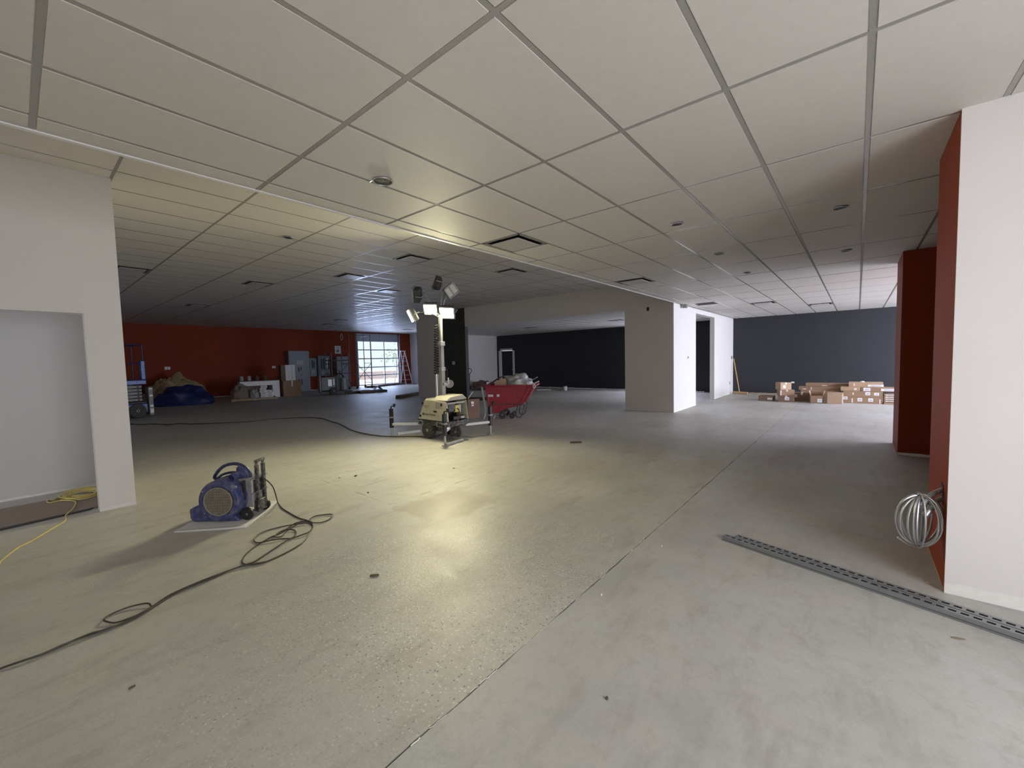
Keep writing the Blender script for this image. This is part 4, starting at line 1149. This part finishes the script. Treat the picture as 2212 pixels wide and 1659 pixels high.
carton('long low carton on the second row of the long pile', 16.95, .93, .345, .4, 1.12, .11, 0, 'card', [('f', .22, .05, .03, .10, 'tape'), ('f', .40, .03, .10, .03, 'tape')], tape=False)
carton('long carton in the third row behind the open box', 16.8, .90, .0, .4, 1.05, .345, 0, 'card', [('f', -.44, .27, .03, .08, 'tape'), ('f', .14, .33, .12, .03, 'tape')], tape=False)
carton('open carton with raised flaps and a blue lined label at the front', 16.02, .95, 0, .34, .31, .24, 0, 'card', [('f', -.08, .09, .11, .11, W_)], True)
carton('plain carton at the front, between the open box and the right pile', 16.08, .50, 0, .36, .375, .33, 0, 'card_light', [('f', -.175, .15, .02, .29, 'tape')], tape=False)
carton('topmost carton of the right pile, wide white strip on its front', 16.8, -.21, .475, .4, .80, .155, 0, 'card_light', [('f', -.23, .055, .36, .06, W_), ('f', .27, .08, .03, .09, 'tape')], tape=False)
carton('left carton in the second row of the right pile', 16.7, .15, .365, .4, .47, .12, 0, 'card_light', [('f', -.12, .06, .07, .06, 'tape')], tape=False)
carton('right carton in the second row of the right pile, long white strip', 16.7, -.49, .365, .4, .78, .12, 0, 'card', [('f', .25, .055, .16, .10, W_), ('f', -.24, .05, .34, .07, W_)], tape=False)
carton('wide carton in the third row of the right pile, two labels', 16.6, -.14, .19, .4, .92, .175, 0, 'card', [('f', -.12, .11, .11, .09, W_), ('f', -.32, .10, .11, .08, W_), ('f', .22, .10, .03, .07, 'tape')], tape=False)
carton('bottom wide carton of the right pile, pair of labels low down', 16.6, -.14, 0, .4, .92, .19, 0, 'card', [('f', .06, .11, .11, .10, W_), ('f', -.19, .11, .11, .10, W_), ('f', .40, .15, .10, .09, W_), ('f', .24, .08, .03, .13, 'tape'), ('f', -.40, .07, .03, .13, 'tape')], tape=False)
for k, z in enumerate((0, .065, .125, .185, .245)):
    carton(['lowest flat pack at the right end of the carton pile', 'second flat pack up at the right end of the carton pile', 'third flat pack up at the right end of the carton pile', 'fourth flat pack up at the right end of the carton pile', 'top flat pack at the right end of the carton pile'][k], 16.6, -.79, z, .45, .33, .058, 0, 'card', [('f', 0, .030, .26, .022, W_)] if k else (), tape=False)
o = MB().blob((0, 0, 0), (.05, .06, .03), 2).build('paper_ball', 'paper', None, loc=(16.75, -.13, .63))
tag(o, 'crumpled white paper on top of the right carton pile', 'paper')
t = thing('push_broom', 'wooden handled push broom leaning in the corner beside the charcoal wall', 'broom', (18.30, 3.56, 0))
MB().cyl((0, 0, .09), (.27, .27, 1.42), .016).build('handle', 'wood_yellow', t)
MB().cyl((.265, .265, 1.40), (.285, .285, 1.50), .022).build('grip_end', 'black', t)
MB().bar((-.10, -.30, .085), (.10, .26, .085), .07, .04).build('head', 'wood_yellow', t, .005)
MB().bar((-.10, -.30, .035), (.10, .26, .035), .065, .07).build('bristles', 'wood', t)
# switch plates and boxes
def plate(label, c, n, mat_='white_plastic', w=.075, h=.115, toggles=1, cat='switch'):
    """wall plate centred at c, n = outward axis as ('x'|'y', sign)"""
    ang = {('x', -1): -PI / 2, ('x', 1): PI / 2, ('y', -1): 0, ('y', 1): PI}[n]
    t = thing('wall_plate', label, cat, c, ang, 'wall plates')
    MB().b(-w / 2, w / 2, -.008, 0, -h / 2, h / 2).build('plate', mat_, t, .002)
    for k in range(toggles):
        x = (k - (toggles - 1) / 2) * .045
        MB().b(x - .012, x + .012, -.011, -.008, -.03, .03).build('toggle', 'black', t)
    return t
plate('white switch plate on the bright white wall left of its opening', (12.93, 3.90, 1.52), ('y', -1), w=.14, toggles=2)
plate('dark open box on the bright wall above the broom handle', (18.52, 3.90, 1.46), ('y', -1), 'black', .08, .13, 0, 'box')
plate('small low outlet on the bright white wall near the corner', (18.23, 3.90, .45), ('y', -1), 'frame_grey', .08, .12, 1, 'outlet')
plate('dark square box high on the pale block under the lower ceiling', (11.68, 4.62, 2.93), ('x', -1), 'black', .07, .10, 0, 'box')
plate('white thermostat plate on the dark pier behind the tower mast', (11.68, 12.86, 1.51), ('x', -1), w=.16, h=.14, toggles=1)
plate('pale outlet low on the charcoal wall above the left carton stack', (18.80, 1.86, .47), ('x', -1), 'white_plastic', .10, .06, 0, 'outlet')
plate('white outlet on the orange wall above the tarp heap', (4.79, 25.80, 1.58), ('y', -1), w=.22, h=.14, cat='outlet')
plate('white outlet on the orange wall left of the white carton tower', (9.58, 25.80, 1.50), ('y', -1), w=.18, h=.13, cat='outlet')
plate('small pale box on the orange wall at the first tall cabinet', (10.02, 25.80, 1.52), ('y', -1), w=.16, h=.16, cat='box')

# ================================================================== FAR LEFT: lift, heap, pallets, cabinets
t = thing('scissor_lift', 'blue and grey scissor lift half hidden behind the left white wall', 'lift', (2.10, 18.1, 0), .18)
MB().b(-1.0, .58, -.42, .42, .16, .46).build('chassis', 'lift_blue', t, .03)
MB().b(-1.0, .56, -.40, .40, .46, .52).build('deck_plate', 'black', t, .01)
for x in (-.75, .30):
    for y in (-.40, .40): wheel(t, (x, y, .23), (0, 1, 0), .23, .12)
for k in range(5):
    z = .54 + k * .105
    o = MB().b(-.95, .46, -.38, -.30, z, z + .085).b(-.95, .46, .30, .38, z, z + .085).build('scissor_arm', 'lift_grey', t, .01)
    for x in (.36,): MB().cyl((x, -.395, z + .042), (x, -.38, z + .042), .025).build('pin', 'black', o)
MB().b(-1.02, .58, -.43, .43, 1.07, 1.22).build('platform', 'lift_blue', t, .02)
MB().b(-1.0, .56, -.435, -.425, 1.11, 1.18).build('toe_board', 'lift_blue', t)
MB().b(.44, .58, -.43, -.29, 1.22, 1.85).build('control_post', 'lift_blue', t, .03)
rl = MB()
for x in (-.98, -.2, .52): rl.cyl((x, -.41, 1.22), (x, -.41, 2.35), .02).cyl((x, .41, 1.22), (x, .41, 2.35), .02)
rl.build('rail_post', 'lift_top', t)
for z in (1.75, 2.35):
    MB().tube([(-.98, -.41, z), (.52, -.41, z), (.52, .41, z), (-.98, .41, z)], .02, 8, True).build('guard_rail', 'lift_top', t)
MB().b(.60, .72, -.44, -.16, .06, .98).build('ladder_panel', 'lift_grey', t, .01)
for z, h_ in ((.20, .14), (.36, .07), (.70, .06), (.92, .03)): MB().b(.62, .71, -.446, -.44, z - h_ / 2, z + h_ / 2).build('sticker', 'paper', t)
MB().b(.05, .20, -.432, -.424, .22, .27).build('sticker', 'paper', t)

def heap(name, label, cat, mat_, c, s, rotz, seed, fold):
    o = MB().blob((0, 0, 0), s, seed, .34, 2.1, 40, 18, True, fold).build(name, mat_, None, loc=c); o.rotation_euler.z = rotz
    return tag(o, label, cat)
heap('tan_tarp', 'tan tarp heaped at the top of the pile by the orange wall', 'tarp', 'tan_tarp', (4.80, 24.35, 0), (1.0, .68, 1.17), -.4, 4, .18)
heap('paper_heap', 'brownish crumpled sheeting at the left of the tarp pile', 'sheeting', 'pink_tarp', (4.0, 23.25, 0), (.62, .5, .78), -.2, 8, .2)
heap('blue_tarp', 'dark blue tarp slumped in front of the tan tarp pile', 'tarp', 'blue_tarp', (4.62, 22.15, 0), (1.0, .62, .74), -.45, 12, .16)

pallet('pallet in the shade carrying white packs and grey wrapping', (7.12, 21.7, 0), -.25, 1.8, 1.1)
o = heap('grey_wrap', 'grey brown wrap slumped over the left end of the shaded pallet', 'wrap', 'hardboard', (6.62, 21.85, .122), (.38, .36, .60), -.2, 15, .15)
o = heap('pack_wrap', 'small dark wrapped bundle in the middle of the shaded pallet', 'bundle', 'frame_grey', (7.08, 21.45, .122), (.20, .20, .40), 0, 18, .15)
rr = random.Random(3)
pk = None
for k, (x, z) in enumerate([(7.40, 0), (7.62, 0), (7.42, .11), (7.62, .11), (7.38, .22), (7.56, .22), (7.40, .33), (7.37, .44)]):
    lab = ['lowest left', 'lowest right', 'second row left', 'second row right', 'third row left', 'third row right', 'fourth row', 'topmost'][k]
    if pk is None:
        pk = thing('white_pack', lab + ' white pack in the small stack on the shaded pallet', 'pack', (x, 21.35, .123 + z), -.2, 'white packs on the pallet')
        MB().b(-.13, .13, -.2, .2, 0, .10).build('body', 'paper', pk, .006)
        MB().b(-.08, .06, -.203, -.2, .03, .07).build('label_sheet', 'frame_grey', pk)
        q = pk
    else: q = copy_tree(pk, (x + (.06 if k % 2 else -.01), 21.35, .123 + z), -.2 + rr.uniform(-.04, .04), lab + ' white pack in the small stack on the shaded pallet', 'white packs on the pallet')
t = thing('reception_counter', 'low white counter unit standing behind the white packs', 'counter', (7.82, 22.75, 0), -.12)
MB().b(-.95, .75, -.30, .30, .62, .84).build('top', 'white_paint_metal', t, .01)
MB().b(.42, .75, -.30, .30, 0, .62).build('side_panel', 'white_paint_metal', t, .01)
MB().b(-.95, -.88, -.30, .30, 0, .62).build('side_panel', 'white_paint_metal', t, .01)
MB().b(-.88, .42, .26, .30, 0, .62).build('back_panel', 'maroon', t)
MB().b(-.98, .78, -.33, .33, .84, .87).build('worktop', 'black_dusty', t, .005)
for k, x in enumerate((-.82, -.50, -.16, .18)):
    t2 = thing('paint_can', ['first small can from the left on the white counter', 'second small can from the left on the white counter', 'third small can from the left on the white counter', 'fourth small can from the left on the white counter'][k], 'can', (7.82 + x * .993, 22.75 - x * .12, .87), 0, 'cans on the counter')
    MB().lathe([(.085, 0), (.09, .01), (.09, .20), (.085, .21)], (0, 0, 0), (0, 0, 1), 16).build('can_body', 'frame_grey' if k < 2 else 'wood_dark', t2)
    MB().lathe([(.075, .205), (.075, .222), (.02, .224)], (0, 0, 0), (0, 0, 1), 16).build('lid', 'tape' if k < 2 else 'card_dark', t2)
t = thing('carton', 'large brown carton standing right of the low white counter', 'carton', (9.08, 22.50, 0), -.1)
MB().b(-.42, .42, -.35, .35, 0, .80).build('body', 'card', t, .006)
MB().b(-.03, .03, -.353, -.35, .5, .80).build('tape', 'tape', t)
t = thing('carton', 'tall white carton with a brown side on top of the large carton', 'carton', (8.93, 22.5, .80), -.1)
MB().b(-.10, .36, -.22, .22, 0, .80).build('body', 'paper', t, .006)
MB().b(-.30, -.10, -.20, .22, 0, .80).build('side_panel', 'card_dark', t, .004)
MB().b(.20, .215, -.224, -.22, 0, .80).build('corner_seam', 'frame_grey', t)

def cabinet(label, x0, x1, z0, z1, d, mat_, details, door=True):
    t = thing('electrical_cabinet', label, 'cabinet', ((x0 + x1) / 2, 25.795 - d / 2, z0), 0, 'electrical cabinets')
    w, h = x1 - x0, z1 - z0
    MB().b(-w / 2, w / 2, -d / 2, d / 2, 0, h).build('body', mat_, t, .012)
    if door: dr = MB().b(-w / 2 + .03, w / 2 - .03, -d / 2 - .018, -d / 2, .04, h - .04).build('door', mat_, t, .006)
    for (nm, u0, u1, v0, v1, m) in details: MB().b(u0, u1, -d / 2 - .032, -d / 2 - .016, v0, v1).build(nm, m, t, .003)
    return t
cabinet('tallest grey switchgear cabinet on the orange wall', 10.22, 11.42, 0, 2.42, .45, 'cab', [('breaker', -.10, -.02, 1.18, 1.45, 'cab_dark'), ('breaker', .04, .10, 1.24, 1.46, 'cab_dark'), ('breaker', -.08, -.01, .42, .75, 'cab_dark'), ('breaker', .06, .12, .42, .72, 'cab_dark'), ('meter', .04, .10, .95, 1.02, 'cab_dark'), ('label_sheet', -.18, .22, 1.58, 1.85, 'frame_grey'), ('gauge', -.5, -.38, 1.32, 1.46, 'frame_grey')])
cabinet('narrow grey cabinet hung right of the tallest switchgear', 11.44, 11.88, .86, 1.98, .35, 'cab', [('breaker', -.08, .0, .52, .98, 'cab_dark'), ('breaker', .04, .10, .52, .92, 'cab_dark'), ('label_sheet', -.14, .08, .15, .38, 'frame_grey')])
cabinet('wide grey panel hung between narrow cabinet and left scaffold', 11.96, 12.72, .86, 2.12, .35, 'cab', [('breaker', -.20, -.13, .45, 1.05, 'cab_dark'), ('breaker', -.06, .01, .45, 1.08, 'cab_dark'), ('conduit_cover', .16, .22, .5, 1.12, 'alu'), ('breaker', .26, .32, .40, .85, 'cab_dark'), ('label_sheet', -.18, .04, .1, .34, 'frame_grey')])
cabinet('tall pale grey cabinet behind the crossed scaffold braces', 13.10, 13.92, 0, 2.06, .45, 'frame_grey', [('handle', -.30, -.26, .95, 1.15, 'cab_dark'), ('label_sheet', -.1, .1, 1.5, 1.6, 'cab')])
t = thing('notice', 'white printed notice on the orange wall above the pale cabinet', 'notice', (13.46, 25.8, 2.50))
MB().b(-.20, .20, -.006, 0, -.25, .25).build('sheet', 'paper', t)
MB().b(-.10, .08, -.008, -.006, -.16, .02).build('print_block', 'ink_grey', t)
MB().b(-.12, .12, -.008, -.006, .10, .14).build('print_block', 'ink_grey', t)
o = MB().tube(spline([(13.72, 25.785, 3.55), (13.66, 25.78, 3.3), (13.74, 25.78, 3.12), (13.82, 25.78, 3.3), (13.76, 25.785, 3.54)], 6), .018, 6).build('hanging_cord', 'tape', None)
tag(o, 'pale looped cord hanging high on the orange wall by the scaffold', 'cord')

t = thing('machine_cart', 'grey wheeled machine with tanks and a silver hub before the cabinets', 'machine', (10.75, 21.0, 0), -.32)
MB().b(-.80, .75, -.32, .32, .12, .20).build('frame', 'black_dusty', t, .01)
MB().b(-.80, -.74, -.32, .32, .15, 1.0).build('end_panel', 'frame_grey', t, .01)
MB().b(-.72, -.05, -.25, .28, .22, .92).build('housing', 'cab', t, .03)
MB().b(-.42, -.22, -.30, -.25, .45, .80).build('panel_plate', 'alu', t, .005)
MB().b(-.16, -.10, -.30, -.25, .5, .82).build('panel_plate', 'alu', t, .005)
MB().cyl((.02, -.05, .22), (.02, -.05, .98), .20, n=22).build('tank', 'black_dusty', t, .01)
MB().cyl((.40, .0, .22), (.40, .0, .86), .19, n=22).build('tank', 'cab', t, .01)
MB().tube(spline([(.02, -.05, .98), (.15, -.05, 1.08), (.32, -.02, 1.02), (.40, 0, .86)], 5), .03, 8).build('hose', 'black', t)
MB().tube(spline([(.50, -.1, .9), (.60, -.2, .6), (.70, -.25, .3)], 5), .018, 6).build('hose', 'frame_grey', t)
MB().b(.55, 1.0, -.30, .30, .03, .12).build('step_plate', 'black', t, .01)
for y in (-.34, .34): wheel(t, (-.15, y, .20), (0, 1, 0), .20, .10, 'rubber', 'alu')
for x in (.45, .62): wheel(t, (x, -.30, .09), (0, 1, 0), .09, .06)

def scaffold(label, x0, x1, y0, y1, H, decks, braces, tall):
    t = thing('scaffold', label, 'scaffold', ((x0 + x1) / 2, (y0 + y1) / 2, 0))
    w, d = (x1 - x0) / 2, (y1 - y0) / 2
    for sx in (-1, 1):
        for sy in (-1, 1):
            MB().cyl((sx * w, sy * d, .14), (sx * w, sy * d, H), .024).build('upright', 'cab', t)
            c = MB().cyl((sx * w, sy * d, .14), (sx * w, sy * d, .20), .03).build('caster', 'black', t)
            MB().cyl((sx * w - .03, sy * d, .075), (sx * w + .03, sy * d, .075), .075, n=16).build('caster_wheel', 'rubber', c)
        for z in (.35, 1.0, 1.6, H - .15):
            if z < H: MB().cyl((sx * w, -d, z), (sx * w, d, z), .018).build('rung', 'cab', t)
    for z in decks: MB().b(-w, w, -d, d, z, z + .05).build('deck', 'black_dusty', t)
    for z0, z1 in braces:
        MB().bar((-w, -d - .03, z0), (w, -d - .03, z1), .022).build('brace', 'black_dusty', t)
        MB().bar((-w, -d - .03, z1), (w, -d - .03, z0), .022).build('brace', 'black_dusty', t)
    for z in tall: MB().bar((-w, -d, z), (w, -d, z), .03).build('top_rail', 'black_dusty', t)
    return t
scaffold('left scaffold bay with crossed braces in front of the pale cabinet', 12.10, 13.16, 24.0, 24.8, 2.25, [1.78], [(.45, 1.65)], [])
scaffold('tall rolling scaffold standing against the left of the glazed garage door', 13.74, 14.76, 24.1, 24.9, 3.50, [], [(.5, 1.6)], [3.35])
o = MB().bar((14.0, 24.0, 3.22), (14.72, 24.2, 3.36), .05, .03).build('rail_offcut', 'white_paint_metal', None)
tag(o, 'bright pale rail lying across the top of the tall rolling scaffold', 'rail')

t = thing('stepladder', 'white double stepladder standing right of the glazed garage door', 'ladder', (17.95, 25.2, 0))
F0, F1, B0, B1 = (.12, -.15, 0), (.74, -.12, 0), (-.55, .35, 0), (.05, .38, 0)
T0_, T1_ = (-.05, .08, 2.40), (.28, .10, 2.38)
for p, q in ((F0, T0_), (F1, T1_)): MB().bar(p, q, .085, .05).build('front_rail', 'white_paint_metal', t, .004)
for p, q in ((B0, T0_), (B1, T1_)): MB().bar(p, q, .065, .04).build('rear_rail', 'white_paint_metal', t, .004)
for u in (.14, .28, .42, .56, .70, .85):
    a = Vector(F0).lerp(Vector(T0_), u); c = Vector(F1).lerp(Vector(T1_), u)
    MB().bar(a, c, .06, .02).build('step', 'white_paint_metal', t)
    if u in (.14, .56, .85):
        a2 = Vector(B0).lerp(Vector(T0_), u); c2 = Vector(B1).lerp(Vector(T1_), u)
        MB().bar(a2, c2, .03, .02).build('rear_brace', 'white_paint_metal', t)
        MB().bar(a, a2, .02, .012).build('spreader', 'white_paint_metal', t)
MB().box((.115, .09, 2.40), (.42, .14, .05)).build('top_cap', 'white_paint_metal', t, .006)

pallet('low dark pallet lying on the floor before the glazed garage door', (12.40, 20.35, 0), -.22, 1.45, .95, 'wood_dark')
o = sheet_curve([(-.1, 0, .14), (.15, 0, .19), (.35, 0, .34), (.55, 0, .16), (.72, 0, .15)], .5, .008, 5).build('crumpled_sheet', 'green_sheet', None, loc=(12.40, 20.35, 0)); o.rotation_euler.z = -.22
tag(o, 'pale green crumpled sheet on top of the low dark pallet', 'sheet')
o = MB().bar((-.45, .15, .14), (.2, -.1, .15), .09, .03).build('board_offcut', 'green_sheet', None, loc=(12.40, 20.35, 0)); o.rotation_euler.z = -.22
tag(o, 'thin pale board lying flat at the left of the green sheet', 'board')
t = thing('timber_stack', 'dark timber beam lying on the floor left of the tower pier', 'timber', (11.72, 15.95, 0), .42)
MB().b(-1.05, .95, -.14, .14, 0, .07).build('beam', 'wood_dark', t, .006)
MB().b(-1.00, .95, -.12, .16, .07, .14).build('beam', 'wood_dark', t, .006)
o = MB().bar((14.55, 24.35, .06), (18.4, 25.45, .06), .12).build('steel_beam', 'maroon', None, .006)
tag(o, 'long reddish brown beam on the floor below the glazed garage door', 'beam')

# ================================================================== CORDS AND SCRAPS on the floor
c = MB().tube(spline([(5.40, 7.05, .012), (5.22, 7.35, .011), (5.0, 7.7, .011), (4.93, 8.3, .011), (5.03, 9.16, .011), (5.35, 10.3, .011), (5.52, 11.2, .011), (5.67, 11.95, .011)], 8), .011, 6).build('extension_cord', 'cord_dark', None)
tag(c, 'dark cord snaking from the light tower wheel away over the floor', 'cord')
c = MB().tube(spline([(5.67, 11.95, .011), (5.5, 12.6, .011), (4.9, 13.1, .011), (4.1, 13.3, .011), (3.1, 14.11, .02), (2.9, 14.5, .03), (2.64, 14.76, .012), (2.4, 15.2, .03), (2.2, 15.5, .012), (1.9, 16.3, .02), (1.6, 17.2, .012)], 8), .014, 6).build('extension_cord', 'cord_red', None)
tag(c, 'reddish cord lying in the shade toward the scissor lift', 'cord')
def scrap(label, x, y, L, w, h, rot, m='scrap', seed=1):
    rr = random.Random(seed); n = 7
    top = []
    for k in range(n):
        a = 2 * PI * k / n; r = .7 + .5 * rr.random()
        top.append((L / 2 * r * math.cos(a), w / 2 * r * math.sin(a)))
    mb = MB().prism(top, 'z', .0005, h)
    o = mb.build('floor_scrap', m, None, loc=(x, y, 0)); o.rotation_euler.z = rot
    return tag(o, label, 'scrap', 'floor scraps')
scrap('dark twisted scrap on the floor out to the right of the light tower', 6.61, 4.01, .20, .05, .03, -.9, seed=2)
scrap('dark leaf-like scrap on the floor right of the cord loops', 1.62, 2.72, .075, .03, .012, -.8, seed=3)
scrap('small dark chip on the floor near the bottom left', .28, 2.73, .035, .012, .008, .3, seed=4)
scrap('pale chip on the floor right of the blower, left one of two', 2.81, 5.49, .07, .03, .02, 1.2, 'scrap_white', 5)
scrap('dark chip right of the pale chip near the floor joint', 2.97, 5.37, .05, .02, .015, .2, 'scrap', 6)
scrap('tiny dark chip by the floor joint left of the brown stain', 2.67, 4.55, .03, .02, .012, .5, 'scrap', 7)
scrap('flat brown chip on the lit floor between stain and tower', 4.06, 4.54, .06, .03, .008, .9, 'hardboard', 8)
scrap('white chip on the smooth slab just below the long joint', 2.41, 1.28, .022, .012, .008, .4, 'scrap_white', 9)
scrap('small white chip on the smooth slab left of the channels', 3.35, 1.22, .03, .01, .008, .1, 'scrap_white', 10)
scrap('brown stained scrap on the floor beside the steel channels', 3.20, -.45, .07, .02, .004, -1.2, 'hardboard', 11)
scrap('little dark pebble on the smooth slab at the bottom', 1.66, .86, .018, .014, .010, 0, 'scrap', 12)
scrap('pale broken bit against the foot of the orange wall end', 3.86, -.40, .04, .02, .012, .4, 'card_light', 13)
